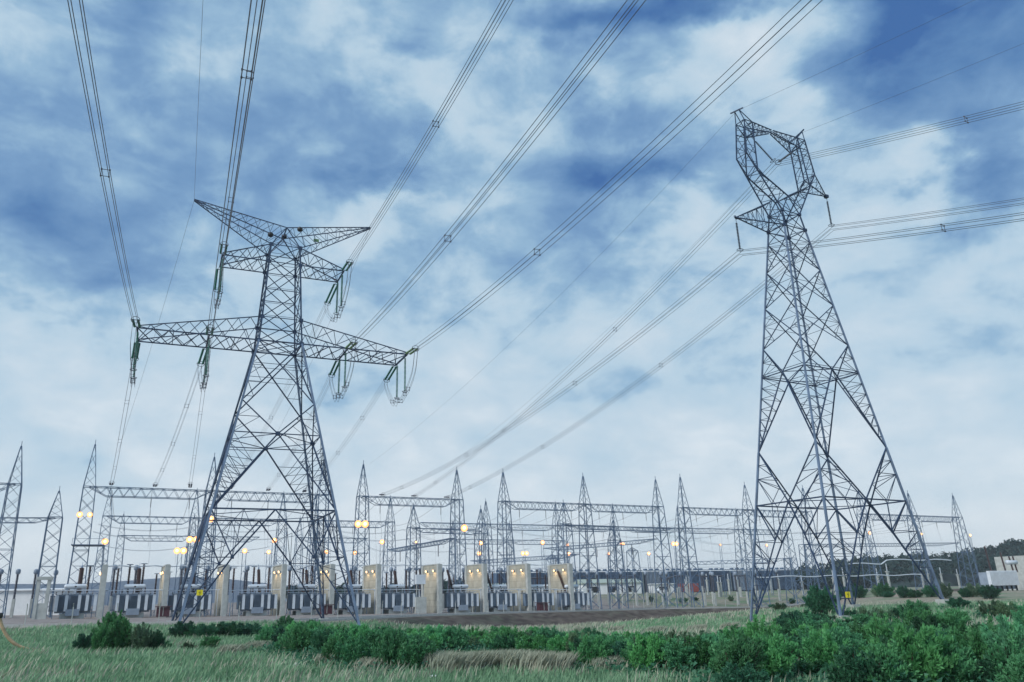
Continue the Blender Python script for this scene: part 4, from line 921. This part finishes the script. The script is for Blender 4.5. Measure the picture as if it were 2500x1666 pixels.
# low buildings and container
def shed(x, y, wx, wy, h, nm, roofM, wallM, rise=1.2, doors=2):
    g = G(x, y); r = empty('low_building', (x, y, g), nm, 'building', None, rz=-.15)
    mb = MB(); mb.box((0, 0, h / 2 - .5), (wx, wy, h + 1)); wall = mb.build('wall', wallM, r)
    mb = MB(); a = wx / 2 + .5; b_ = wy / 2 + .5
    mb.add([(-a, -b_, h + .01), (a, -b_, h + .01), (a, b_, h + .01), (-a, b_, h + .01), (-a, 0, h + rise), (a, 0, h + rise), (-a, -b_, h + .25), (a, -b_, h + .25)], [(3, 2, 1, 0), (0, 1, 7, 6), (6, 7, 5, 4), (4, 5, 2, 3), (0, 6, 4, 3), (1, 2, 5, 7)]); mb.build('roof', roofM, r)
    for i in range(doors):
        mb = MB(); mb.box((-wx / 2 + wx * (i + .6) / (doors + .2), -wy / 2 - .02, h * .45), (wx / doors * .45, .1, h * .55)); mb.build('window', DARK, r)
shed(153, 250, 22, 9, 3.6, 'long white building with a pale green roof left of the forked pylon', ROOFG, WHITE, 1.6, 3)
shed(131, 262, 12, 7, 3.2, 'small white flat building left of the green-roofed one', WHITE, WHITE, .6, 2)
shed(117, 258, 14, 7, 3.4, 'cream sheds behind the gantry feet', ROOFG, WHITE, 1.0, 1)
shed(173, 246, 8, 4, 3.0, 'white site cabin beside the red container', WHITE, WHITE, .3, 1)
shed(-22, 196, 15, 10, 4.6, 'plain white building behind the leftmost gantry', WHITE, WHITE, .5, 0)
x_, y_ = 182.5, 243; g = G(x_, y_); r = empty('shipping_container', (x_, y_, g), 'faded red shipping container behind the forked pylon', 'container', None, -.15)
mb = MB(); mb.box((0, 0, 1.6), (7.2, 2.6, 2.9)); mb.build('box_body', REDC, r)
mb = MB()
for j in range(16): mb.box((-3.4 + j * .45, -1.33, 1.6), (.18, .08, 2.6))
mb.build('corrugation', REDC, r)
# parked car near the white building
x_, y_ = 167, 238; g = G(x_, y_); r = empty('parked_car', (x_, y_, g), 'small white car parked by the site cabin', 'car', None, -.1)
prof = [(-2.1, .35), (-2.15, .8), (-1.3, .95), (-.7, 1.42), (.8, 1.45), (1.5, 1.0), (2.1, .9), (2.15, .35)]
mb = MB(); vs = [(a, s * .85, z) for s in (-1, 1) for a, z in prof]; n = len(prof)
mb.add(vs, [tuple(range(n)), tuple(range(2 * n - 1, n - 1, -1))] + [(i, i + n, (i + 1) % n + n, (i + 1) % n) for i in range(n)]); mb.build('body', WHITE, r)
mb = MB(); mb.box((0, -.86, 1.15), (1.5, .03, .35)); mb.build('window', DARK, r)
for s in (-1.35, 1.35):
    for t_ in (-.8, .8): mb = MB(); mb.cyl((s, t_ - .1, .33), (s, t_ + .1, .33), .33, 12); mb.build('wheel', BLACK, r)

# right-hand firewall building and transformer
x_, y_ = 226, 146; g = G(x_, y_)
r = empty('lit_wall_block', (x_, y_, g), 'tall concrete wall block with warm lamps at the right edge', 'wall block')
mb = MB((x_, y_, g)); mb.box((x_ + 5, y_ + 6, g + 4.3), (22, .6, 8.6)); mb.build('back_wall', CONC, r)
for xo, wd in ((-6.2, 9), (5, 7.4)): mb = MB((x_, y_, g)); mb.box((x_ + xo, y_ + 2, g + 4.4), (.8, wd, 9.)); mb.build('side_wall', CONC, r)
for i, xx in enumerate((-1.4, 9.6)):
    mb = MB((x_, y_, g)); mb.box((x_ + xx, y_ + 5.5, g + 6.4), (1.4, .3, .6)); lm = mb.build('wall_lamp', TANK, r)
    mb = MB((x_, y_, g)); mb.lathe((x_ + xx, y_ + 5.3, g + 6.3), (x_ + xx, y_ + 5.0, g + 6.2), [(0, .3), (.15, .36), (.3, .15)], 10); mb.build('lamp_glass', LAMPW, lm)
    ld = bpy.data.lights.new('wall_lamp_light', 'POINT'); ld.energy = 90; ld.color = (1, .6, .3); ld.shadow_soft_size = .2; lo = bpy.data.objects.new('wall_lamp_light', ld); COL.objects.link(lo); lo.parent = r; lo.location = (xx, 4.3, 6.1)
x_, y_ = 203, 140; g = G(x_, y_); r = empty('power_transformer', (x_, y_, g), 'single grey transformer with long ribbed radiators at the right edge', 'transformer')
mb = MB((x_, y_, g)); mb.box((x_, y_ + 1.6, g + 2.5), (9.5, 2.6, 4.2)); mb.build('tank', TANK, r)
mb = MB((x_, y_, g))
for j in range(24): mb.box((x_ - 5 + j * .44, y_, g + 3.1), (.2, .9, 3.6))
mb.build('radiator', PAINT, r)
mb = MB((x_, y_, g))
for j in range(6): mb.bar((x_ - 4.5 + j * 1.8, y_, g - .5), (x_ - 4.5 + j * 1.8, y_, g + 1.3), .3)
mb.build('support_leg', DARK, r)
mb = MB((x_, y_, g)); mb.lathe((x_ + 5, y_ + 1.6, g + 7), (x_ + 9, y_ + 1.6, g + 7), [(0, .3), (.2, .55), (3.8, .55), (4, .3)], 12); mb.build('conservator', PAINT, r, True)
for j, (xx, Ln) in enumerate(((-1.5, 6.5), (4., 5.), (7., 4.), (8.5, 4.))):
    mb = MB((x_, y_, g)); mb.lathe((x_ + xx, y_ + 1.6, g + 4.6), (x_ + xx - .5, y_ + 1.6, g + 4.6 + Ln), ins_prof(Ln, .26, .17, .25), 8); mb.build('main_bushing', BROWN, r, True)
# pipe bridges running to it
for i, (z_, ya, yb) in enumerate(((8.6, 158, 162), (5.8, 170, 170))):
    mb = MB((150, ya, z_)); mb.tube([(x_, ya + (yb - ya) * (x_ - 150) / 65, z_ + .15 * math.sin(x_ * .4) + (1.0 if x_ > 185 and i == 0 else 0)) for x_ in np.arange(150 if i else 172, 215, 2.5)], .16, 6)
    tag(mb.build('tube_busbar', PAINT), ('upper pale busbar crossing in front of the wooded hill', 'lower pale busbar crossing in front of the wooded hill')[i], 'busbar')
# mesh fence posts along the kerb
def fence_posts():
    pr = MB(); pr.bar((0, 0, -.3), (0, 0, 1.9), .09); pr.bar((0, 0, 1.9), (0, -.3, 2.25), .07); me = pr.mesh('fence_post', CONC); k = 0
    xs = list(np.arange(-40, 150, 4.2))
    for x_ in xs:
        y_ = float(np.interp(x_, EDGE[:, 0], EDGE[:, 1])) + 1.0
        o = bpy.data.objects.new('fence_post', me); COL.objects.link(o); o.location = (x_, y_, G(x_, y_)); tag(o, 'slim leaning-topped fence post along the yard kerb', 'fence post', 'fence posts along the kerb')
fence_posts()

# ------------------------------------------------------------------ hills and far forest
def ridge(name, x0, x1, yfn, hfn, depth, M, n=160):
    mb = MB(); vs = []; fs = []
    for i in range(n + 1):
        x_ = x0 + (x1 - x0) * i / n; y_ = yfn(x_); h_ = hfn(x_)
        for dy_, hz in ((-depth, -4), (-depth * .5, h_ * .6), (0, h_), (depth * .6, h_ * .8), (depth * 1.5, -4)): vs.append((x_, y_ + dy_, hz))
    for i in range(n):
        for j in range(4): k = i * 5 + j; fs.append((k, k + 5, k + 6, k + 1))
    mb.add(vs, fs); return tag(mb.build(name, M), None, None, kind='structure')
HILLF = mat('far_hill', (.035, .07, .13), 1, var=.15, vscale=.01); HILLN = mat('wooded_slope', (.02, .045, .045), 1, var=.3, vscale=.05)  # the far hills' blue is distance haze put into the base colour
ridge('far_hills', -900, 1500, lambda x: 2000 + 0 * x, lambda x: 50 + 8 * math.sin(x * .004 + 1) + 4 * math.sin(x * .013) - 30 * min(1, max(0, (x - 100) / 500)), 300, HILLF)
hh = lambda x: 2 + 27 * float(sm((x - 300) / 420.)) + 3 * math.sin(x * .03)
ridge('wooded_hill', 120, 1000, lambda x: 430 - .03 * (x - 300), hh, 70, HILLN)
# forest: many ragged crowns as one mass
def crown_cloud(n_leaf, rx, rz, seed, trunk=True):
    r_ = np.random.default_rng(seed); u = r_.normal(size=(n_leaf, 3)); u /= np.linalg.norm(u, axis=1)[:, None]; rad = r_.uniform(.35, 1, n_leaf) ** .5
    c = u * rad[:, None] * np.array([rx, rx, rz]); c[:, 2] = np.abs(c[:, 2]) * 1.25 - .15 * rz
    c += .25 * rx * np.sin(c[:, [1, 2, 0]] * 3 / rx + seed)
    return c
def leaf_tris(c, size, r_):
    n = len(c); a = r_.normal(size=(n, 3)); a /= np.linalg.norm(a, axis=1)[:, None]; b = np.cross(a, r_.normal(size=(n, 3))); b /= np.linalg.norm(b, axis=1)[:, None]
    s_ = size * r_.uniform(.6, 1.3, n)[:, None]; v = np.stack([c - a * s_ * .5 - b * s_ * .3, c + a * s_ * .7, c - a * s_ * .4 + b * s_ * .5], 1).reshape(-1, 3)
    return v
fv = []
r_ = np.random.default_rng(3)
xs = r_.uniform(150, 960, 1500)
for i, x_ in enumerate(xs):
    dyy = r_.uniform(-70, 15); y_ = 430 - .03 * (x_ - 300) + dyy; h_ = hh(x_); z_ = h_ * (1 + .8 * dyy / 70 * .6) if dyy < 0 else h_
    s_ = r_.uniform(2.6, 4.6); c = crown_cloud(110, s_, s_ * 1.5, i) + np.array([x_, y_, max(z_, 2) + s_ * .6]); fv.append(leaf_tris(c, 1.7, r_))
xs = r_.uniform(60, 420, 300)
for i, x_ in enumerate(xs):
    y_ = 350 + r_.uniform(0, 40); s_ = r_.uniform(2.6, 4.2); s_ *= .68; c = crown_cloud(110, s_, s_ * 1.3, i + 1000) + np.array([x_, y_, 2.3 + s_ * 1.1 + 2 * float(sm((x_ - 150) / 200))]); fv.append(leaf_tris(c, 1.3, r_))
fv = np.concatenate(fv); fo = bpy.data.objects.new('forest', mesh_np('forest', fv, np.arange(len(fv)).reshape(-1, 3), PINE)); COL.objects.link(fo)
tag(fo, 'dark wood covering the hill and low ground beyond the yard', 'forest', kind='stuff')

# ------------------------------------------------------------------ shrubs and grass
def shrub_mesh(seed, Hh, Wd, stems, leaves, lean, M, lsize):
    r = np.random.default_rng(seed); C = []; D = []
    st = MB()
    for s in range(stems):
        an = r.uniform(0, 2 * PI); rad = Wd * r.uniform(.05, 1) ** .6; h = Hh * r.uniform(.5, 1.05) * (1 - .35 * (rad / Wd) ** 2)
        b0 = np.array([.25 * rad * math.cos(an), .25 * rad * math.sin(an), 0]); top = np.array([rad * math.cos(an) + lean * h, rad * math.sin(an) * .9, h])
        mid_ = (b0 + top) / 2 + np.array([0, 0, h * .18]); t_ = r.uniform(.12, 1.0, leaves) ** .75
        P = ((1 - t_) ** 2)[:, None] * b0 + (2 * t_ * (1 - t_))[:, None] * mid_ + (t_ ** 2)[:, None] * top
        spread = (.22 * (1 - t_) + .05)[:, None] * Wd * .55
        P = P + r.normal(size=P.shape) * spread; P[:, 2] = np.abs(P[:, 2]); C.append(P)
        d = (top - b0) / np.linalg.norm(top - b0); D.append(np.tile(d, (leaves, 1)) + r.normal(size=(leaves, 3)) * .55)
        if s % 4 == 0:
            p0 = b0; pts = []
            for q in (0, .35, .7, .95): pts.append((1 - q) ** 2 * b0 + 2 * q * (1 - q) * mid_ + q * q * top)
            st.tube(pts, .02, 3)
    C = np.concatenate(C); D = np.concatenate(D); D /= np.linalg.norm(D, axis=1)[:, None]; n = len(C)
    Nn = r.normal(size=(n, 3)) + np.array([0, 0, .8]); S = np.cross(D, Nn); S /= np.linalg.norm(S, axis=1)[:, None]
    L_ = lsize * r.uniform(.7, 1.5, n)[:, None]; W_ = L_ * .20
    v = np.stack([C, C + D * L_ * .5 + S * W_, C + D * L_, C + D * L_ * .5 - S * W_], 1).reshape(-1, 3)
    return mesh_np('foliage', v, np.arange(len(v)).reshape(-1, 4), M), st.mesh('stem', TRUNK)
SH = []
for k, (Hh, Wd, stems, lv, lean, mi, ls) in enumerate(((1.7, 1.1, 50, 165, .12, 0, .13), (2.1, 1.0, 40, 165, .2, 1, .13), (1.4, 1.2, 48, 165, .08, 2, .12), (1.8, 1.3, 52, 165, .16, 1, .135), (1.6, 1.0, 44, 150, .12, 3, .11), (2.4, 1.1, 50, 170, .2, 0, .13))):
    SH.append(shrub_mesh(20 + k, Hh, Wd, stems, lv, lean, LEAF[mi], ls) + (Hh,))
def ray_ground(u, v):
    d = Fv * 1891.481 + Rv * (u - 1172.61) - Uv * (v - 833); d.normalize(); t_ = 8.
    while t_ < 400:
        p = V((0, 0, H)) + d * t_
        if p.z < G(p.x, p.y): return p
        t_ += max(.25, t_ * .006)
    return None
SLAB = {'mid': ('leafy green bush in the thicket behind the pale grass clump', 'bushes of the middle thicket'), 'right': ('dense green bush in the thicket at lower right', 'bushes of the right thicket'), 'left': ('green bush among the grass near the foot of the tension pylon', 'bushes near the tension pylon'),
        'far': ('low dark bush beyond the dirt track', 'bushes beyond the dirt track'), 'slope': ('small bush on the rough slope left of the forked pylon', 'bushes on the slope')}
BUSHXY = []
def shrub(x, y, k, s, zone, label=None, sz=1.):
    if zone in ('mid', 'right'): BUSHXY.append((x, y))
    if label: sz = 1.45
    a, b_, hh_ = SH[k]; r = empty('bush', (x, y, G(x, y) - .08), label or SLAB[zone][0], 'bush', None if label else SLAB[zone][1], rz=random.uniform(-.5, .5) + (PI if random.random() < .15 else 0)); r.scale = (s, s, s * sz)
    o = bpy.data.objects.new('foliage', a); COL.objects.link(o); o.parent = r
    o = bpy.data.objects.new('stem', b_); COL.objects.link(o); o.parent = r
def spread(poly_u, v0f, v1f, n, zone, ks, s0, s1, tries=1):
    c = 0
    while c < n:
        u = random.uniform(*poly_u); v = random.uniform(v0f(u), v1f(u)); p = ray_ground(u, v)
        c += 1
        if p is None: continue
        s = random.uniform(s0, s1); k = random.choice(ks); sz = random.choice((.7, .85, 1., 1.1, 1.35))
        if zone in TOPV:      # keep the thicket's outline no taller than the scrub really is there
            vt = TOPV[zone](u) + random.choice((-16, -8, -4, 2, 10)) - (8 if zone == 'right' else 2); d = Fv * 1891.481 + Rv * (u - 1172.61) - Uv * (vt - 833)
            zm = H + d.z * math.hypot(p.x, p.y) / math.hypot(d.x, d.y) - p.z
            if zm < .35: continue
            sz = min(sz, zm / (SH[k][2] * s * 1.02))
            if sz < .5: s *= max(.6, sz / .5); sz = max(sz, .5) if sz > .3 else .5
        shrub(p.x, p.y, k, s, zone, sz=sz)
li_ = lambda *pts: (lambda u: float(np.interp(u, [p[0] for p in pts], [p[1] for p in pts])))
TOPV = {'right': li_((1780, 1532), (1850, 1514), (2050, 1504), (2150, 1500), (2250, 1482), (2500, 1474)), 'mid': li_((690, 1530), (800, 1515), (900, 1528), (1060, 1540), (1700, 1548), (1850, 1530)), 'left': li_((430, 1512), (690, 1506), (1000, 1532))}
# middle thicket
spread((700, 1090), li_((700, 1580), (850, 1570), (1090, 1575)), li_((700, 1600), (850, 1625), (1000, 1630), (1090, 1600)), 60, 'mid', (0, 1, 3, 2), .72, 1.0)
spread((1040, 1850), li_((1040, 1575), (1850, 1580)), li_((1040, 1600), (1350, 1606), (1450, 1635), (1850, 1670)), 78, 'mid', (0, 1, 3, 4, 2), .68, 1.0)
# right thicket
spread((1780, 2540), li_((1780, 1590), (2000, 1550), (2540, 1510)), li_((1780, 1690), (2540, 1710)), 72, 'right', (0, 1, 2, 3, 5), .7, 1.1)
spread((1900, 2540), li_((1900, 1530), (2200, 1492), (2540, 1480)), li_((1900, 1550), (2540, 1530)), 26, 'right', (2, 2, 0, 4), .8, 1.2)
# left
spread((1330, 1850), li_((1330, 1600), (1850, 1620)), li_((1330, 1635), (1850, 1665)), 32, 'mid', (0, 1, 3, 4, 2), .6, .95)
spread((780, 1015), li_((780, 1600), (1015, 1600)), li_((780, 1625), (1015, 1645)), 20, 'mid', (0, 1, 2), .6, .95)
spread((640, 1000), li_((640, 1545), (1000, 1555)), li_((640, 1575), (1000, 1600)), 30, 'left', (0, 1, 2), .62, .9)
spread((430, 720), li_((430, 1552), (720, 1545)), li_((430, 1560), (720, 1556)), 12, 'left', (0, 2, 2), .75, 1.1)
spread((380, 900), li_((380, 1570), (900, 1595)), li_((380, 1590), (900, 1620)), 12, 'left', (4, 3, 2), .35, .6)
spread((2050, 2480), li_((2050, 1457), (2480, 1455)), li_((2050, 1463), (2480, 1468)), 14, 'far', (2, 2, 4), 1.3, 1.9)
spread((1780, 2050), li_((1780, 1480), (2050, 1470)), li_((1780, 1500), (2050, 1495)), 6, 'slope', (2, 4), .6, 1.1)
spread((1580, 1800), li_((1580, 1462), (1800, 1460)), li_((1580, 1476), (1800, 1472)), 6, 'slope', (4, 2), .8, 1.2)
for (u, v, k, s, lab) in ((203, 1592, 2, .62, 'small rounded bush at left, leftmost of the three by the grass'), (262, 1590, 0, 1.05, 'large rounded bush at left, tallest of the three by the grass'), (292, 1592, 0, .9, 'second stem cluster of the large rounded bush at left'), (240, 1594, 5, .6, 'low skirt of the large rounded bush at left'),
                       (366, 1590, 2, .72, 'dark bush right of the large rounded bush at left'), (340, 1592, 4, .8, 'dull low bush wedged between the two left bushes'), (2008, 1503, 2, 1.5, 'very dark rounded bush left of the forked pylon centre leg')):
    p = ray_ground(u, v); shrub(p.x, p.y, k, s, 'left', lab)
bq = np.array(BUSHXY); ru = np.random.default_rng(5)
Pq = np.repeat(bq, 330, axis=0) + ru.normal(0, .95, (len(bq) * 330, 2)); zq = ground(Pq[:, 0], Pq[:, 1]) + np.abs(ru.normal(0, .22, len(Pq)))
vq = leaf_tris(np.column_stack([Pq, zq]), .16, ru)
o = bpy.data.objects.new('undergrowth', mesh_np('undergrowth', vq, np.arange(len(vq)).reshape(-1, 3), LEAF[2])); COL.objects.link(o); tag(o, 'dark leafy undergrowth between the bushes', 'ground cover', kind='stuff')
# grass: one mesh of blades
def blades(P, hmin, hmax, r, lean=(.25, 0), per=1):
    n = len(P); h = r.uniform(hmin, hmax, n); an = r.uniform(0, 2 * PI, n); w_ = .007 + .00055 * np.hypot(P[:, 0], P[:, 1])
    dx_ = np.cos(an) * w_; dy_ = np.sin(an) * w_; lx = (lean[0] + r.normal(0, .22, n)) * h; ly = r.normal(0, .2, n) * h
    z0 = P[:, 2] - .03
    a = np.stack([P[:, 0] - dx_, P[:, 1] - dy_, z0], 1); b = np.stack([P[:, 0] + dx_, P[:, 1] + dy_, z0], 1)
    c = np.stack([P[:, 0] + lx * .4 + dx_ * .7, P[:, 1] + ly * .4 + dy_ * .7, z0 + h * .6], 1); d = np.stack([P[:, 0] + lx, P[:, 1] + ly, z0 + h], 1); e = np.stack([P[:, 0] + lx * .4 - dx_ * .7, P[:, 1] + ly * .4 - dy_ * .7, z0 + h * .6], 1)
    v = np.stack([a, b, c, d, e], 1).reshape(-1, 3); f = np.arange(n * 5).reshape(-1, 5); return v, f
def scatter(n, dmin, dmax, amin, amax, r, cond=None, pw=1.):
    d = dmin + (dmax - dmin) * r.uniform(0, 1, n) ** pw; a = r.uniform(amin, amax, n); x_ = d * np.sin(a); y_ = d * np.cos(a)
    if cond is not None: k = cond(x_, y_, r); x_, y_ = x_[k], y_[k]
    return np.stack([x_, y_, ground(x_, y_)], 1)
r_ = np.random.default_rng(11)
notroad = lambda x, y, r: ((y < np.interp(x, EDGE[:, 0], EDGE[:, 1]) - 1 - (7 + 6 * r.uniform(0, 1, len(x)) ** .4) * sm((x - 18) / 15) - 2.5 * np.sin(x * .4)) & ~((.39 * x + .92 * y < 30.) & (x > 6.5) & (r.uniform(0, 1, len(x)) < .93)))
patch = lambda x, y: .5 + .5 * np.sin(x * .31 + 2 * np.sin(y * .23)) * np.sin(y * .37 + 1.3 * np.sin(x * .19))
def condg(x, y, r): return notroad(x, y, r) & (r.uniform(0, 1, len(x)) < .35 + .65 * patch(x, y)) & ((x < 45) | (y < 90)) & ~((x > 34) & (y > np.interp(x, EDGE[:, 0], EDGE[:, 1]) - 44) & (r.uniform(0, 1, len(x)) < .8))
P = scatter(300000, 14, 110, -.30, 1.1, r_, condg, 1.25); v, f = blades(P, .15, .45, r_, (.2, 0))
o = bpy.data.objects.new('grass', mesh_np('grass', v, f, GRASSG)); COL.objects.link(o); tag(o, 'green grass of the foreground field', 'grass', kind='stuff')
def condp(x, y, r): return notroad(x, y, r) & (r.uniform(0, 1, len(x)) < (1 - patch(x, y)) ** 2 * (.45 + .55 * (x > 25)) + .35 * ((x > 34) & (y > np.interp(x, EDGE[:, 0], EDGE[:, 1]) - 44)))
P = scatter(110000, 14, 130, -.30, 1.1, r_, condp, 1.2); v, f = blades(P, .2, .65, r_, (.35, 0))
o = bpy.data.objects.new('dry_grass', mesh_np('dry_grass', v, f, GRASSP)); COL.objects.link(o); tag(o, 'pale dry grass between the bushes', 'grass', kind='stuff')
# pale tussocks
def tussock(p, R_, h, lab, n=900):
    a = r_.uniform(0, 2 * PI, n); q = R_ * r_.uniform(0, 1, n) ** .5; x_ = p[0] + q * np.cos(a) * 1.0; y_ = p[1] + q * np.sin(a) * .6
    P = np.stack([x_, y_, ground(x_, y_)], 1); v, f = blades(P, h * .5, h, r_, (.45, 0)); c = np.array([p[0], p[1], G(p[0], p[1])]); 
    o = bpy.data.objects.new('grass_tussock', mesh_np('grass_tussock', v - c, f, GRASSP)); COL.objects.link(o); o.location = c; tag(o, lab, 'grass tussock', 'pale grass tussocks')
for i, u in enumerate((1060, 1095, 1130, 1165, 1200, 1235, 1270, 1310, 1350)):
    p = ray_ground(u, 1640 + 4 * math.sin(i)); tussock((p.x, p.y), .9, .95, 'pale feathery grass tussock in the clump in front of the middle thicket', 1100)
for i, (u, v) in enumerate(((900, 1640), (950, 1630), (1480, 1640), (1540, 1632), (1600, 1625), (1660, 1650), (800, 1625), (720, 1600), (620, 1590), (560, 1600), (2110, 1650), (2150, 1655), (1900, 1545), (1780, 1540), (1700, 1545), (1600, 1548), (1500, 1545), (1420, 1546))):
    p = ray_ground(u, v); tussock((p.x, p.y), .8, .7, 'pale windblown grass tussock scattered along the bushes', 600)
# corrugated hose curving in at the left edge
p = ray_ground(90, 1588); pts = [(p.x - 2 * q * (1 - q) * 1.75 - q * q * 2.5, p.y - .2 * q, p.z + .04 + 2 * q * (1 - q) * .02 + q * q * 2.1) for q in np.linspace(0, 1, 14)]
mb = MB(p); mb.tube(pts, .11, 8)
c = V(pts[-1]); cap = MB(p); cap.lathe(c, c + V((-.05, 0, .35)), [(0, .14), (.1, .2), (.3, .2), (.35, .1)], 10)
o = empty('cable_end', p, 'tan curved cable with a black cap at the left edge of the grass', 'cable'); mb.build('cable', DUCT, o, True); cap.build('end_cap', BLACK, o)
# small pale stones
for (u, v, lab) in ((725, 1625, 'white round stone in the grass below the tension pylon'), (1058, 1655, 'tiny white stone beside the dirt strip')):
    p = ray_ground(u, v); bpy.ops.mesh.primitive_ico_sphere_add(subdivisions=2, radius=.16, location=p); s = bpy.context.object; s.name = 'stone'; s.scale = (1.2, .9, .8); s.data.materials.append(WHITE); tag(s, lab, 'stone')
    for vv in s.data.vertices: vv.co *= 1 + .12 * math.sin(vv.co.x * 40 + vv.co.y * 30)

# ------------------------------------------------------------------ evening haze
hm = bpy.data.materials.new('haze_air'); hm.use_nodes = True; t = hm.node_tree; t.nodes.clear()
vo = t.nodes.new('ShaderNodeVolumePrincipled'); vo.inputs['Color'].default_value = (.88, .94, 1, 1); vo.inputs['Density'].default_value = HAZE
t.links.new(vo.outputs[0], t.nodes.new('ShaderNodeOutputMaterial').inputs['Volume'])
mb = MB(); x0, x1, y0, y1 = gx[0] - 5, gx[-1] + 5, gy[0] - 5, gy[-1] + 5; z0, z1 = -8, 85
mb.add([(x0, y0, z0), (x1, y0, z0), (x1, y1, z0), (x0, y1, z0), (x0, y0, z1), (x1, y0, z1), (x1, y1, z1), (x0, y1, z1)], [(3, 2, 1, 0), (4, 5, 6, 7), (0, 1, 5, 4), (1, 2, 6, 5), (2, 3, 7, 6), (3, 0, 4, 7)])
tag(mb.build('haze', hm), None, None, kind='stuff')
